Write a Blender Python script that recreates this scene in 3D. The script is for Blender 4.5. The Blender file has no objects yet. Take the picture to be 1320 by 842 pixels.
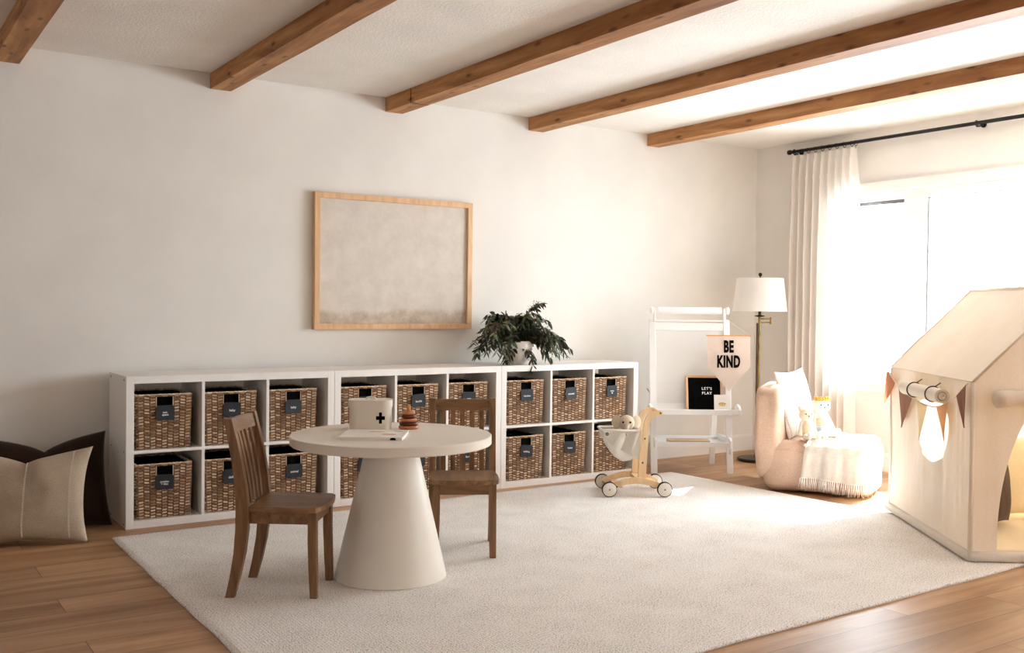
import bpy, bmesh, math, random
from mathutils import Vector, Matrix, noise
random.seed(11)
PI = math.pi
C = bpy.context.scene.collection
V = Vector
def sin(a): return math.sin(a)
def cos(a): return math.cos(a)
def lerp(a, b, t): return a + (b - a) * t

# ------------------------------------------------------------ materials
def lin(c):
    return tuple((v / 12.92 if v <= .04045 else ((v + .055) / 1.055) ** 2.4) for v in (x / 255 for x in c)) + (1,)
def base_mat(name, rough=.6, metal=0, spec=.5):
    m = bpy.data.materials.new(name); m.use_nodes = True
    nt = m.node_tree; b = nt.nodes['Principled BSDF']
    b.inputs['Roughness'].default_value = rough; b.inputs['Metallic'].default_value = metal
    b.inputs['Specular IOR Level'].default_value = spec
    return m, nt, b
def N(nt, t, **kw):
    n = nt.nodes.new(t)
    for k, v in kw.items():
        if k in n.inputs: n.inputs[k].default_value = v
        else: setattr(n, k, v)
    return n
def ramp(nt, fac, stops):
    r = nt.nodes.new('ShaderNodeValToRGB'); nt.links.new(fac, r.inputs[0])
    e = r.color_ramp.elements
    while len(e) < len(stops): e.new(.5)
    for i, (p, c) in enumerate(stops): e[i].position = p; e[i].color = c
    return r.outputs[0]
def coords(nt, scale=(1, 1, 1), rot=(0, 0, 0), kind='Object'):
    tc = nt.nodes.new('ShaderNodeTexCoord'); mp = nt.nodes.new('ShaderNodeMapping')
    mp.inputs['Scale'].default_value = scale; mp.inputs['Rotation'].default_value = rot
    nt.links.new(tc.outputs[kind], mp.inputs[0]); return mp.outputs[0]
def bump(nt, b, h, strength=.3, dist=.002):
    bp = nt.nodes.new('ShaderNodeBump'); bp.inputs['Strength'].default_value = strength
    bp.inputs['Distance'].default_value = dist
    nt.links.new(h, bp.inputs['Height']); nt.links.new(bp.outputs[0], b.inputs['Normal'])
def noisy(name, c1, c2, scale=8, stretch=(1, 1, 1), rough=.6, metal=0, spec=.4, bs=None, bstr=.2, bd=.001, detail=5, lo=.35, hi=.65):
    m, nt, b = base_mat(name, rough, metal, spec)
    co = coords(nt, stretch)
    n = N(nt, 'ShaderNodeTexNoise', Scale=scale, Detail=detail); nt.links.new(co, n.inputs['Vector'])
    nt.links.new(ramp(nt, n.outputs[0], [(lo, lin(c1)), (hi, lin(c2))]), b.inputs['Base Color'])
    if bs:
        n2 = N(nt, 'ShaderNodeTexNoise', Scale=bs, Detail=3); nt.links.new(coords(nt, stretch), n2.inputs['Vector'])
        bump(nt, b, n2.outputs[0], bstr, bd)
    return m
def fabric(name, c1, c2, weave=900, trans=0, tcol=None, rough=.95, scale=6, bstr=.25):
    m, nt, b = base_mat(name, rough, 0, .1)
    b.inputs['Sheen Weight'].default_value = .15
    co = coords(nt)
    n = N(nt, 'ShaderNodeTexNoise', Scale=scale, Detail=6); nt.links.new(co, n.inputs['Vector'])
    n2 = N(nt, 'ShaderNodeTexNoise', Scale=weave * .25, Detail=2); nt.links.new(co, n2.inputs['Vector'])
    mx = N(nt, 'ShaderNodeMath', operation='ADD'); nt.links.new(n.outputs[0], mx.inputs[0]); nt.links.new(n2.outputs[0], mx.inputs[1])
    dv = N(nt, 'ShaderNodeMath', operation='MULTIPLY'); nt.links.new(mx.outputs[0], dv.inputs[0]); dv.inputs[1].default_value = .5
    col = ramp(nt, dv.outputs[0], [(.38, lin(c1)), (.62, lin(c2))])
    nt.links.new(col, b.inputs['Base Color'])
    bump(nt, b, n2.outputs[0], bstr, .001)
    if trans:
        t = nt.nodes.new('ShaderNodeBsdfTranslucent'); t.inputs[0].default_value = lin(tcol or c2)
        ms = nt.nodes.new('ShaderNodeMixShader'); ms.inputs[0].default_value = trans
        out = nt.nodes['Material Output']
        nt.links.new(b.outputs[0], ms.inputs[1]); nt.links.new(t.outputs[0], ms.inputs[2]); nt.links.new(ms.outputs[0], out.inputs[0])
    return m
def wood(name, dark, mid, light, axis='x', scale=6, rough=.5, knots=False, bstr=.15):
    m, nt, b = base_mat(name, rough, 0, .35)
    st = {'x': (.12, 1, 1), 'y': (1, .12, 1), 'z': (1, 1, .12)}[axis]
    co = coords(nt, st)
    n = N(nt, 'ShaderNodeTexNoise', Scale=scale * 4, Detail=8, Roughness=.6, Distortion=.6); nt.links.new(co, n.inputs['Vector'])
    col = ramp(nt, n.outputs[0], [(.3, lin(dark)), (.5, lin(mid)), (.72, lin(light))])
    if knots:
        v = N(nt, 'ShaderNodeTexVoronoi', Scale=8.5); nt.links.new(coords(nt, tuple(.55 if s < 1 else 1.6 for s in st)), v.inputs['Vector'])
        kr = ramp(nt, v.outputs['Distance'], [(.04, (.22, .2, .18, 1)), (.2, (1, 1, 1, 1))])
        n3 = N(nt, 'ShaderNodeTexNoise', Scale=6.0, Detail=6); nt.links.new(co, n3.inputs['Vector'])
        k3 = ramp(nt, n3.outputs[0], [(.38, (.62, .54, .47, 1)), (.58, (1, 1, 1, 1))])
        m1 = N(nt, 'ShaderNodeMix', data_type='RGBA', blend_type='MULTIPLY'); m1.inputs[0].default_value = .95
        nt.links.new(col, m1.inputs[6]); nt.links.new(kr, m1.inputs[7])
        m2 = N(nt, 'ShaderNodeMix', data_type='RGBA', blend_type='MULTIPLY'); m2.inputs[0].default_value = .8
        nt.links.new(m1.outputs[2], m2.inputs[6]); nt.links.new(k3, m2.inputs[7]); col = m2.outputs[2]
    nt.links.new(col, b.inputs['Base Color']); bump(nt, b, n.outputs[0], bstr, .002)
    return m

M = {}
M['wall'] = noisy('wall_paint', (228, 224, 218), (233, 229, 223), 3, rough=.85, spec=.2, bs=160, bstr=.12, bd=.0015)
M['ceiling'] = noisy('ceiling_texture', (228, 222, 215), (235, 229, 222), 3, rough=.9, spec=.1, bs=90, bstr=.6, bd=.004)
M['trim'] = noisy('white_trim', (236, 233, 228), (241, 239, 235), 4, rough=.45)
M['white'] = noisy('white_laminate', (236, 231, 226), (240, 236, 231), 3, rough=.4, spec=.4)
M['easel'] = noisy('white_painted_wood', (240, 239, 238), (245, 244, 243), 5, rough=.4, spec=.4)
M['board'] = noisy('whiteboard', (232, 231, 228), (238, 237, 234), 2, rough=.2)
M['tabletop'] = noisy('cream_table_paint', (222, 213, 201), (227, 219, 207), 4, rough=.42, spec=.4)
M['chair'] = wood('walnut_stained_wood', (94, 66, 42), (124, 90, 60), (150, 113, 80), 'y', 7, .42)
M['chair_v'] = wood('walnut_stained_wood_upright', (94, 66, 42), (124, 90, 60), (150, 113, 80), 'z', 7, .42)
M['chair_x'] = wood('walnut_stained_wood_cross', (94, 66, 42), (124, 90, 60), (150, 113, 80), 'x', 7, .42)
M['beam'] = wood('rough_cedar', (136, 88, 50), (178, 126, 78), (204, 156, 106), 'y', 3.4, .65, True, .5)
M['oak'] = wood('pale_oak', (205, 160, 118), (222, 180, 138), (232, 196, 156), 'z', 6, .5)
M['ply'] = wood('birch_ply', (214, 180, 136), (228, 196, 154), (238, 210, 172), 'z', 4, .5)
M['black'] = noisy('black_metal', (22, 20, 20), (30, 27, 26), 20, rough=.45, metal=.3)
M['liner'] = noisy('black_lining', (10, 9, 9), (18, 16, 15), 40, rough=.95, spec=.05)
M['tag'] = noisy('chalkboard_tag', (30, 31, 36), (40, 42, 48), 30, rough=.55, spec=.4)
M['chalk'] = noisy('chalk_white', (235, 235, 235), (250, 250, 250), 30, rough=.9)
M['ink'] = noisy('black_felt', (8, 8, 8), (16, 15, 15), 60, rough=.95, spec=.05)
M['brass'] = noisy('aged_brass', (120, 98, 60), (160, 134, 88), 12, rough=.35, metal=1)
M['bronze'] = noisy('dark_bronze', (52, 42, 32), (76, 62, 46), 12, rough=.4, metal=.9)
M['steel'] = noisy('steel', (120, 120, 122), (150, 150, 152), 30, rough=.35, metal=1)
M['rubber'] = noisy('black_rubber', (24, 24, 24), (34, 33, 33), 40, rough=.8)
M['wheelwhite'] = noisy('wheel_white', (226, 220, 210), (236, 230, 221), 12, rough=.5)
M['shade'] = fabric('lamp_shade_linen', (240, 238, 234), (248, 246, 243), 900, .45, (255, 253, 250), scale=4)
M['curtain'] = fabric('curtain_linen', (238, 232, 226), (247, 242, 237), 900, .38, (252, 248, 243), scale=4)
M['canvas'] = fabric('tent_canvas', (232, 223, 211), (240, 234, 226), 700, .18, (242, 222, 194), scale=5, bstr=.4)
M['canvas_solid'] = fabric('canvas_piping', (226, 212, 192), (234, 222, 206), 700, scale=5)
M['bagcloth'] = fabric('wagon_bag_canvas', (236, 231, 222), (242, 238, 230), 700, .12, (240, 230, 215), scale=5)
M['art'] = None
M['pillow_beige'] = fabric('oatmeal_linen', (164, 147, 126), (196, 181, 161), 1500, scale=4, bstr=.9)
M['pillow_dark'] = fabric('dark_brown_velvet', (34, 20, 14), (48, 28, 19), 900, scale=5)
M['pillow_olive'] = fabric('brown_linen', (62, 38, 20), (82, 54, 30), 900, scale=8)
M['pillow_cream'] = fabric('cream_cotton', (226, 206, 172), (236, 218, 186), 800, scale=8)
M['mattress'] = fabric('cream_mattress', (232, 214, 184), (240, 224, 196), 800, scale=6)
M['stitch'] = noisy('white_stitch', (226, 220, 208), (236, 232, 222), 60, rough=.9)
M['pouf'] = fabric('blush_corduroy', (196, 164, 142), (212, 182, 160), 500, scale=9, bstr=.5)
M['throw'] = fabric('white_cotton_throw', (238, 230, 220), (246, 240, 232), 300, scale=30, bstr=.8)
M['plush'] = fabric('cream_plush', (206, 190, 168), (220, 205, 184), 700, scale=20, bstr=.6)
M['plush_white'] = fabric('white_plush', (222, 212, 196), (232, 223, 209), 700, scale=20, bstr=.6)
M['knit_pink'] = fabric('pale_knit', (198, 174, 150), (212, 190, 168), 400, scale=20, bstr=.8)
M['knit_blue'] = fabric('pale_blue_knit', (150, 168, 186), (172, 188, 204), 400, scale=20, bstr=.8)
M['mustard'] = noisy('mustard_felt', (196, 142, 60), (216, 164, 84), 40, rough=.95)
M['roll'] = noisy('white_paper', (243, 240, 243), (248, 246, 248), 6, rough=.6)
M['terracotta'] = fabric('terracotta_linen', (160, 104, 76), (180, 122, 92), 800, .25, (214, 130, 84), scale=8)
M['flag_brown'] = fabric('brown_flag_linen', (120, 84, 66), (140, 100, 80), 800, .2, (190, 120, 80), scale=8)
M['flag_cream'] = fabric('cream_flag_linen', (196, 178, 148), (208, 192, 164), 800, .3, (236, 214, 170), scale=8)
M['flag_tan'] = fabric('tan_flag_linen', (206, 158, 116), (218, 172, 130), 800, .3, (236, 170, 110), scale=8)
M['banner'] = fabric('natural_canvas_banner', (234, 218, 206), (242, 228, 217), 700, scale=6)
M['cord'] = noisy('cream_cord', (226, 214, 196), (236, 226, 210), 60, rough=.9)
M['tie'] = noisy('dark_tie', (60, 50, 44), (76, 64, 56), 60, rough=.9)
M['ceramic'] = noisy('off_white_ceramic', (228, 222, 216), (236, 231, 226), 5, rough=.3, spec=.5)
M['tin'] = noisy('cream_enamel', (216, 206, 190), (224, 215, 200), 4, rough=.28, spec=.5)
M['stem'] = noisy('brown_stem', (74, 56, 42), (96, 76, 56), 30, rough=.7)
M['berry'] = noisy('seed_berries', (120, 104, 76), (150, 134, 104), 20, rough=.7)
M['ring_light'] = wood('stacking_ring_light', (164, 98, 60), (184, 116, 74), (196, 130, 86), 'x', 8, .35)
M['ring_dark'] = wood('stacking_ring_dark', (74, 26, 14), (92, 36, 20), (108, 46, 28), 'x', 8, .35)
M['peg'] = wood('peg_wood', (204, 130, 64), (220, 148, 80), (230, 160, 92), 'z', 8, .4)
M['cardboard'] = noisy('kraft_card', (196, 168, 138), (206, 180, 150), 8, rough=.8)
M['gold'] = noisy('gold_foil', (196, 160, 90), (220, 184, 112), 10, rough=.4, metal=.4)
M['page'] = noisy('magazine_white', (236, 229, 220), (243, 237, 229), 4, rough=.35)
M['print_pink'] = noisy('print_pink', (206, 152, 128), (216, 164, 140), 20, rough=.4)
M['print_grey'] = noisy('print_grey', (150, 142, 134), (170, 162, 154), 20, rough=.4)
M['frame_grey'] = noisy('grey_gasket', (96, 94, 92), (120, 118, 116), 20, rough=.6)
M['glyph_grey'] = noisy('grey_print', (150, 148, 150), (160, 158, 160), 20, rough=.6)

def leaf_mat():
    m, nt, b = base_mat('eucalyptus_leaf', .5, 0, .4)
    at = nt.nodes.new('ShaderNodeVertexColor'); at.layer_name = 'tone'
    nt.links.new(ramp(nt, at.outputs[0], [(0, lin((44, 40, 30))), (.4, lin((62, 74, 54))), (.75, lin((98, 112, 86))), (1, lin((146, 150, 116)))]), b.inputs['Base Color'])
    return m
M['leaf'] = leaf_mat()
def weave_mat():
    m, nt, b = base_mat('water_hyacinth_weave', .75, 0, .3)
    at = nt.nodes.new('ShaderNodeVertexColor'); at.layer_name = 'tone'
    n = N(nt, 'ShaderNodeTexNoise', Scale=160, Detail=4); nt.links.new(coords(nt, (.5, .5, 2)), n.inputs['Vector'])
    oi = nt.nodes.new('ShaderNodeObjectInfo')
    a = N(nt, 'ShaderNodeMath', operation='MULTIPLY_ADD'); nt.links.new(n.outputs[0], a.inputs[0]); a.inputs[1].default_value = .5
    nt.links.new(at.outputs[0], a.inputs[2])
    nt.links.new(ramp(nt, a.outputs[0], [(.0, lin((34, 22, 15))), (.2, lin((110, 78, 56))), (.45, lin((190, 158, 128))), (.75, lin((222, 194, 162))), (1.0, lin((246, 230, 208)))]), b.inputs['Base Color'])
    bump(nt, b, n.outputs[0], .5, .002)
    return m
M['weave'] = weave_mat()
def floor_mat():
    m, nt, b = base_mat('oak_floor_planks', .42, 0, .4)
    co = coords(nt)
    br = nt.nodes.new('ShaderNodeTexBrick'); br.offset = .37; br.offset_frequency = 3; br.squash = 1
    br.inputs['Scale'].default_value = 1; br.inputs['Mortar Size'].default_value = .0016; br.inputs['Mortar Smooth'].default_value = .2
    br.inputs['Brick Width'].default_value = 1.32; br.inputs['Row Height'].default_value = .185
    br.inputs['Color1'].default_value = (0, 0, 0, 1); br.inputs['Color2'].default_value = (1, 1, 1, 1); br.inputs['Mortar'].default_value = (.5, .5, .5, 1)
    nt.links.new(co, br.inputs['Vector'])
    # grain shifted per plank
    sep = nt.nodes.new('ShaderNodeVectorMath'); sep.operation = 'MULTIPLY_ADD'
    nt.links.new(br.outputs['Color'], sep.inputs[0]); sep.inputs[1].default_value = (7, 3, 5)
    mp = coords(nt, (.22, 2.2, 1)); nt.links.new(mp, sep.inputs[2])
    n = N(nt, 'ShaderNodeTexNoise', Scale=3.2, Detail=9, Roughness=.62, Distortion=.8); nt.links.new(sep.outputs[0], n.inputs['Vector'])
    col = ramp(nt, n.outputs[0], [(.28, lin((126, 88, 58))), (.46, lin((174, 132, 94))), (.68, lin((206, 166, 128)))])
    tint = ramp(nt, br.outputs['Color'], [(0, (.74, .71, .68, 1)), (1, (1.0, 1.0, 1.0, 1))])
    mx = N(nt, 'ShaderNodeMix', data_type='RGBA', blend_type='MULTIPLY'); mx.inputs[0].default_value = 1
    nt.links.new(col, mx.inputs[6]); nt.links.new(tint, mx.inputs[7])
    mo = N(nt, 'ShaderNodeMix', data_type='RGBA', blend_type='MIX'); nt.links.new(br.outputs['Fac'], mo.inputs[0])
    nt.links.new(mx.outputs[2], mo.inputs[6]); mo.inputs[7].default_value = lin((84, 56, 36))
    nt.links.new(mo.outputs[2], b.inputs['Base Color'])
    inv = N(nt, 'ShaderNodeMath', operation='SUBTRACT'); inv.inputs[0].default_value = 1; nt.links.new(br.outputs['Fac'], inv.inputs[1])
    bump(nt, b, inv.outputs[0], .35, .002)
    return m
M['floor'] = floor_mat()
def rug_mat():
    m, nt, b = base_mat('wool_loop_rug', .98, 0, .05)
    co = coords(nt)
    w = N(nt, 'ShaderNodeTexWave', Scale=26, Distortion=5, Detail=2); w.bands_direction = 'X'
    w.inputs['Detail Scale'].default_value = 6; nt.links.new(co, w.inputs['Vector'])
    w2 = N(nt, 'ShaderNodeTexWave', Scale=30, Distortion=4, Detail=2); w2.bands_direction = 'Y'; w2.inputs['Detail Scale'].default_value = 5
    nt.links.new(co, w2.inputs['Vector'])
    n = N(nt, 'ShaderNodeTexNoise', Scale=170, Detail=2, Roughness=.8); nt.links.new(co, n.inputs['Vector'])
    n2 = N(nt, 'ShaderNodeTexNoise', Scale=5, Detail=5); nt.links.new(co, n2.inputs['Vector'])
    a = N(nt, 'ShaderNodeMath', operation='MULTIPLY_ADD'); nt.links.new(n2.outputs[0], a.inputs[0]); a.inputs[1].default_value = .12; nt.links.new(n.outputs[0], a.inputs[2])
    col = ramp(nt, a.outputs[0], [(.42, lin((140, 126, 114))), (.5, lin((230, 224, 217))), (.66, lin((248, 245, 242)))])
    nt.links.new(col, b.inputs['Base Color'])
    h = N(nt, 'ShaderNodeMath', operation='MULTIPLY_ADD'); nt.links.new(w.outputs[1], h.inputs[0]); h.inputs[1].default_value = .6; nt.links.new(n.outputs[0], h.inputs[2])
    h2 = N(nt, 'ShaderNodeMath', operation='MULTIPLY_ADD'); nt.links.new(w2.outputs[1], h2.inputs[0]); h2.inputs[1].default_value = .35; nt.links.new(h.outputs[0], h2.inputs[2])
    bump(nt, b, h2.outputs[0], .45, .003)
    return m
M['rug'] = rug_mat()
def art_mat():
    m, nt, b = base_mat('abstract_canvas', .9, 0, .1)
    co = coords(nt)
    sp = nt.nodes.new('ShaderNodeSeparateXYZ'); nt.links.new(co, sp.inputs[0])
    n = N(nt, 'ShaderNodeTexNoise', Scale=9, Detail=9, Roughness=.75); nt.links.new(co, n.inputs['Vector'])
    n1 = N(nt, 'ShaderNodeTexNoise', Scale=2.2, Detail=6); nt.links.new(co, n1.inputs['Vector'])
    base = ramp(nt, n.outputs[0], [(.3, lin((206, 196, 184))), (.65, lin((222, 213, 202)))])
    blot = ramp(nt, n.outputs[0], [(.32, lin((160, 138, 114))), (.62, lin((212, 198, 182)))])
    # a mottled band low on the canvas (local z runs -.37 to .37)
    mz = N(nt, 'ShaderNodeMath', operation='MULTIPLY_ADD'); nt.links.new(n1.outputs[0], mz.inputs[0]); mz.inputs[1].default_value = .12
    nt.links.new(sp.outputs['Z'], mz.inputs[2])
    band = ramp(nt, mz.outputs[0], [(0, (1, 1, 1, 1)), (1, (0, 0, 0, 1))])
    mr = N(nt, 'ShaderNodeMapRange'); nt.links.new(mz.outputs[0], mr.inputs[0])
    mr.inputs[1].default_value = -.22; mr.inputs[2].default_value = -.25; mr.inputs[3].default_value = 0; mr.inputs[4].default_value = .75
    mx = N(nt, 'ShaderNodeMix', data_type='RGBA'); nt.links.new(mr.outputs[0], mx.inputs[0]); nt.links.new(base, mx.inputs[6]); nt.links.new(blot, mx.inputs[7])
    nt.links.new(mx.outputs[2], b.inputs['Base Color'])
    n3 = N(nt, 'ShaderNodeTexNoise', Scale=300, Detail=2); nt.links.new(co, n3.inputs['Vector']); bump(nt, b, n3.outputs[0], .3, .001)
    return m
M['art'] = art_mat()
def plaid_mat():
    m, nt, b = base_mat('pale_plaid_cotton', .95, 0, .1)
    co = coords(nt)
    sp = nt.nodes.new('ShaderNodeSeparateXYZ'); nt.links.new(co, sp.inputs[0])
    def lines(o, per, wd):
        a = N(nt, 'ShaderNodeMath', operation='PINGPONG'); nt.links.new(sp.outputs[o], a.inputs[0]); a.inputs[1].default_value = per / 2
        l = N(nt, 'ShaderNodeMath', operation='LESS_THAN'); nt.links.new(a.outputs[0], l.inputs[0]); l.inputs[1].default_value = wd
        return l.outputs[0]
    s = N(nt, 'ShaderNodeMath', operation='MULTIPLY_ADD'); nt.links.new(lines('X', .05, .003), s.inputs[0]); s.inputs[1].default_value = .55
    s2 = N(nt, 'ShaderNodeMath', operation='MULTIPLY'); nt.links.new(lines('Z', .07, .0015), s2.inputs[0]); s2.inputs[1].default_value = .3
    nt.links.new(s2.outputs[0], s.inputs[2])
    nt.links.new(ramp(nt, s.outputs[0], [(0, lin((240, 232, 224))), (1, lin((168, 160, 160)))]), b.inputs['Base Color'])
    n3 = N(nt, 'ShaderNodeTexNoise', Scale=200, Detail=2); nt.links.new(co, n3.inputs['Vector']); bump(nt, b, n3.outputs[0], .3, .001)
    return m
M['plaid'] = plaid_mat()
def glass_mat():
    m = bpy.data.materials.new('window_glass'); m.use_nodes = True; nt = m.node_tree
    nt.nodes.remove(nt.nodes['Principled BSDF'])
    t = nt.nodes.new('ShaderNodeBsdfTransparent'); t.inputs[0].default_value = (.97, .98, .98, 1)
    g = nt.nodes.new('ShaderNodeBsdfGlossy'); g.inputs['Roughness'].default_value = .02
    fr = nt.nodes.new('ShaderNodeFresnel'); fr.inputs[0].default_value = 1.45
    ms = nt.nodes.new('ShaderNodeMixShader'); ge = nt.nodes.new('ShaderNodeNewGeometry')
    sb = N(nt, 'ShaderNodeMath', operation='SUBTRACT'); sb.inputs[0].default_value = 1; nt.links.new(ge.outputs['Backfacing'], sb.inputs[1])
    # double glazing: four glass surfaces, 1-(1-F)^4
    t1 = N(nt, 'ShaderNodeMath', operation='SUBTRACT'); t1.inputs[0].default_value = 1; nt.links.new(fr.outputs[0], t1.inputs[1])
    t2 = N(nt, 'ShaderNodeMath', operation='POWER'); nt.links.new(t1.outputs[0], t2.inputs[0]); t2.inputs[1].default_value = 4
    t3 = N(nt, 'ShaderNodeMath', operation='SUBTRACT'); t3.inputs[0].default_value = 1; nt.links.new(t2.outputs[0], t3.inputs[1])
    mu = N(nt, 'ShaderNodeMath', operation='MULTIPLY'); nt.links.new(t3.outputs[0], mu.inputs[0]); nt.links.new(sb.outputs[0], mu.inputs[1])
    nt.links.new(mu.outputs[0], ms.inputs[0])
    nt.links.new(t.outputs[0], ms.inputs[1]); nt.links.new(g.outputs[0], ms.inputs[2])
    nt.links.new(ms.outputs[0], nt.nodes['Material Output'].inputs[0])
    return m
M['glass'] = glass_mat()

# ------------------------------------------------------------ object helpers
def obj(name, bm, m, parent=None, smooth=False, loc=None, rot=None):
    me = bpy.data.meshes.new(name)
    if isinstance(bm, bpy.types.Mesh): me = bm
    else:
        bmesh.ops.recalc_face_normals(bm, faces=bm.faces) if not getattr(bm, 'tag_open', False) else None
        bm.to_mesh(me); bm.free()
    me.materials.clear(); me.materials.append(M[m])
    if smooth: me.polygons.foreach_set('use_smooth', [True] * len(me.polygons))
    o = bpy.data.objects.new(name, me); C.objects.link(o)
    if parent: o.parent = parent
    if loc is not None: o.location = loc
    if rot is not None: o.rotation_euler = rot
    return o
def tag(o, label, cat, group=None):
    o['label'] = label; o['category'] = cat
    if group: o['group'] = group
    return o
def thing(name, label, cat, loc=(0, 0, 0), rz=0, group=None, rot=None):
    o = bpy.data.objects.new(name, None); C.objects.link(o)
    o.empty_display_size = .05
    o.location = loc; o.rotation_euler = rot if rot else (0, 0, rz)
    return tag(o, label, cat, group)
def struct(name, bm=None, m=None, parent=None, **k):
    if bm is None:
        o = bpy.data.objects.new(name, None); C.objects.link(o)
    else: o = obj(name, bm, m, parent, **k)
    if parent is None: o['kind'] = 'structure'
    return o
def copy_tree(o, parent=None):
    c = o.copy(); C.objects.link(c)
    if parent: c.parent = parent
    for ch in list(o.children): copy_tree(ch, c)
    return c
def new(): return bmesh.new()
def box(bm, x0, x1, y0, y1, z0, z1, bev=0, seg=2, mtx=None):
    r = bmesh.ops.create_cube(bm, size=1)
    vs = r['verts']
    for v in vs:
        v.co = V((lerp(x0, x1, v.co.x + .5), lerp(y0, y1, v.co.y + .5), lerp(z0, z1, v.co.z + .5)))
    if bev:
        es = list({e for v in vs for e in v.link_edges})
        rr = bmesh.ops.bevel(bm, geom=es, offset=bev, segments=seg, affect='EDGES', profile=.5)
        vs = list({v for f in rr['faces'] for v in f.verts} | {v for v in vs if v.is_valid})
    if mtx is not None:
        bmesh.ops.transform(bm, matrix=mtx, verts=vs)
    return bm
def prism(bm, pts, a, b, axes='xz', bev=0):
    """polygon pts in plane axes, extruded from a to b along the third axis"""
    third = ({0, 1, 2} - {'xyz'.index(axes[0]), 'xyz'.index(axes[1])}).pop()
    i, j = 'xyz'.index(axes[0]), 'xyz'.index(axes[1])
    def P(p, t):
        c = [0, 0, 0]; c[i] = p[0]; c[j] = p[1]; c[third] = t; return c
    va = [bm.verts.new(P(p, a)) for p in pts]; vb = [bm.verts.new(P(p, b)) for p in pts]
    f1 = bm.faces.new(va); f2 = bm.faces.new(vb[::-1]); n = len(pts)
    for k in range(n): bm.faces.new((va[k], va[(k + 1) % n], vb[(k + 1) % n], vb[k]))
    if bev:
        es = list(f1.edges) + list(f2.edges)
        bmesh.ops.bevel(bm, geom=es, offset=bev, segments=2, affect='EDGES', profile=.5)
    return bm
def lathe(bm, prof, seg=40, mtx=None, cap=True, sx=1, sy=1):
    rings = []; vs = []
    for r, z in prof:
        if r < 1e-6:
            v = bm.verts.new((0, 0, z)); rings.append([v]); vs.append(v)
        else:
            ring = [bm.verts.new((r * cos(2 * PI * k / seg) * sx, r * sin(2 * PI * k / seg) * sy, z)) for k in range(seg)]
            rings.append(ring); vs += ring
    for A, B in zip(rings, rings[1:]):
        for k in range(seg):
            k2 = (k + 1) % seg
            if len(A) == 1 and len(B) == 1: continue
            if len(A) == 1: bm.faces.new((A[0], B[k], B[k2]))
            elif len(B) == 1: bm.faces.new((A[k], A[k2], B[0]))
            else: bm.faces.new((A[k], A[k2], B[k2], B[k]))
    if cap:
        for R in (rings[0], rings[-1]):
            if len(R) > 2: bm.faces.new(R)
    if mtx is not None: bmesh.ops.transform(bm, matrix=mtx, verts=vs)
    return bm
def tube(bm, pts, r, seg=8, closed=False):
    pts = [V(p) for p in pts]; n = len(pts); rad = r if isinstance(r, (list, tuple)) else [r] * n
    rings = []; up = None
    for i, p in enumerate(pts):
        if closed: t = pts[(i + 1) % n] - pts[i - 1]
        else: t = pts[min(i + 1, n - 1)] - pts[max(i - 1, 0)]
        t.normalize()
        if up is None:
            up = t.orthogonal().normalized()
        up = (up - t * up.dot(t)).normalized() if (up - t * up.dot(t)).length > 1e-6 else t.orthogonal().normalized()
        s = t.cross(up)
        rings.append([bm.verts.new(p + (up * cos(2 * PI * k / seg) + s * sin(2 * PI * k / seg)) * rad[i]) for k in range(seg)])
    m = n if closed else n - 1
    for i in range(m):
        A, B = rings[i], rings[(i + 1) % n]
        for k in range(seg): bm.faces.new((A[k], A[(k + 1) % seg], B[(k + 1) % seg], B[k]))
    if not closed: bm.faces.new(rings[0]); bm.faces.new(rings[-1])
    return bm
def rod(bm, a, b, r, seg=16): return tube(bm, [a, b], r, seg)
def grid(bm, nu, nv, fn):
    vs = [[bm.verts.new(fn(i / nu, j / nv)) for j in range(nv + 1)] for i in range(nu + 1)]
    for i in range(nu):
        for j in range(nv): bm.faces.new((vs[i][j], vs[i + 1][j], vs[i + 1][j + 1], vs[i][j + 1]))
    return vs
def rot(ax, a): return Matrix.Rotation(a, 4, ax)
def tr(*p): return Matrix.Translation(V(p))
def evaluated(bm, mods):
    me = bpy.data.meshes.new('shape'); bm.to_mesh(me); bm.free()
    o = bpy.data.objects.new('shape', me); C.objects.link(o)
    for t, kw in mods:
        m = o.modifiers.new(t, t)
        for k, v in kw.items(): setattr(m, k, v)
    dg = bpy.context.evaluated_depsgraph_get(); dg.update()
    out = bpy.data.meshes.new_from_object(o.evaluated_get(dg))
    bpy.data.objects.remove(o); bpy.data.meshes.remove(me)
    return out
def ball(bm, c, r, mtx=None):
    rr = r if isinstance(r, tuple) else (r, r, r)
    q = bmesh.ops.create_uvsphere(bm, u_segments=20, v_segments=12, radius=1)
    m = tr(*c) @ (mtx if mtx is not None else Matrix.Identity(4)) @ Matrix.Diagonal((*rr, 1))
    bmesh.ops.transform(bm, matrix=m, verts=q['verts'])
def limb(bm, a, b, ra, rb, n=7):
    a, b = V(a), V(b)
    for k in range(n):
        t = k / (n - 1); ball(bm, a.lerp(b, t), lerp(ra, rb, t))
def fuse(bm, voxel=.004, smooth=6):
    return evaluated(bm, [('REMESH', dict(mode='VOXEL', voxel_size=voxel)), ('SMOOTH', dict(factor=.6, iterations=smooth))])
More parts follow.
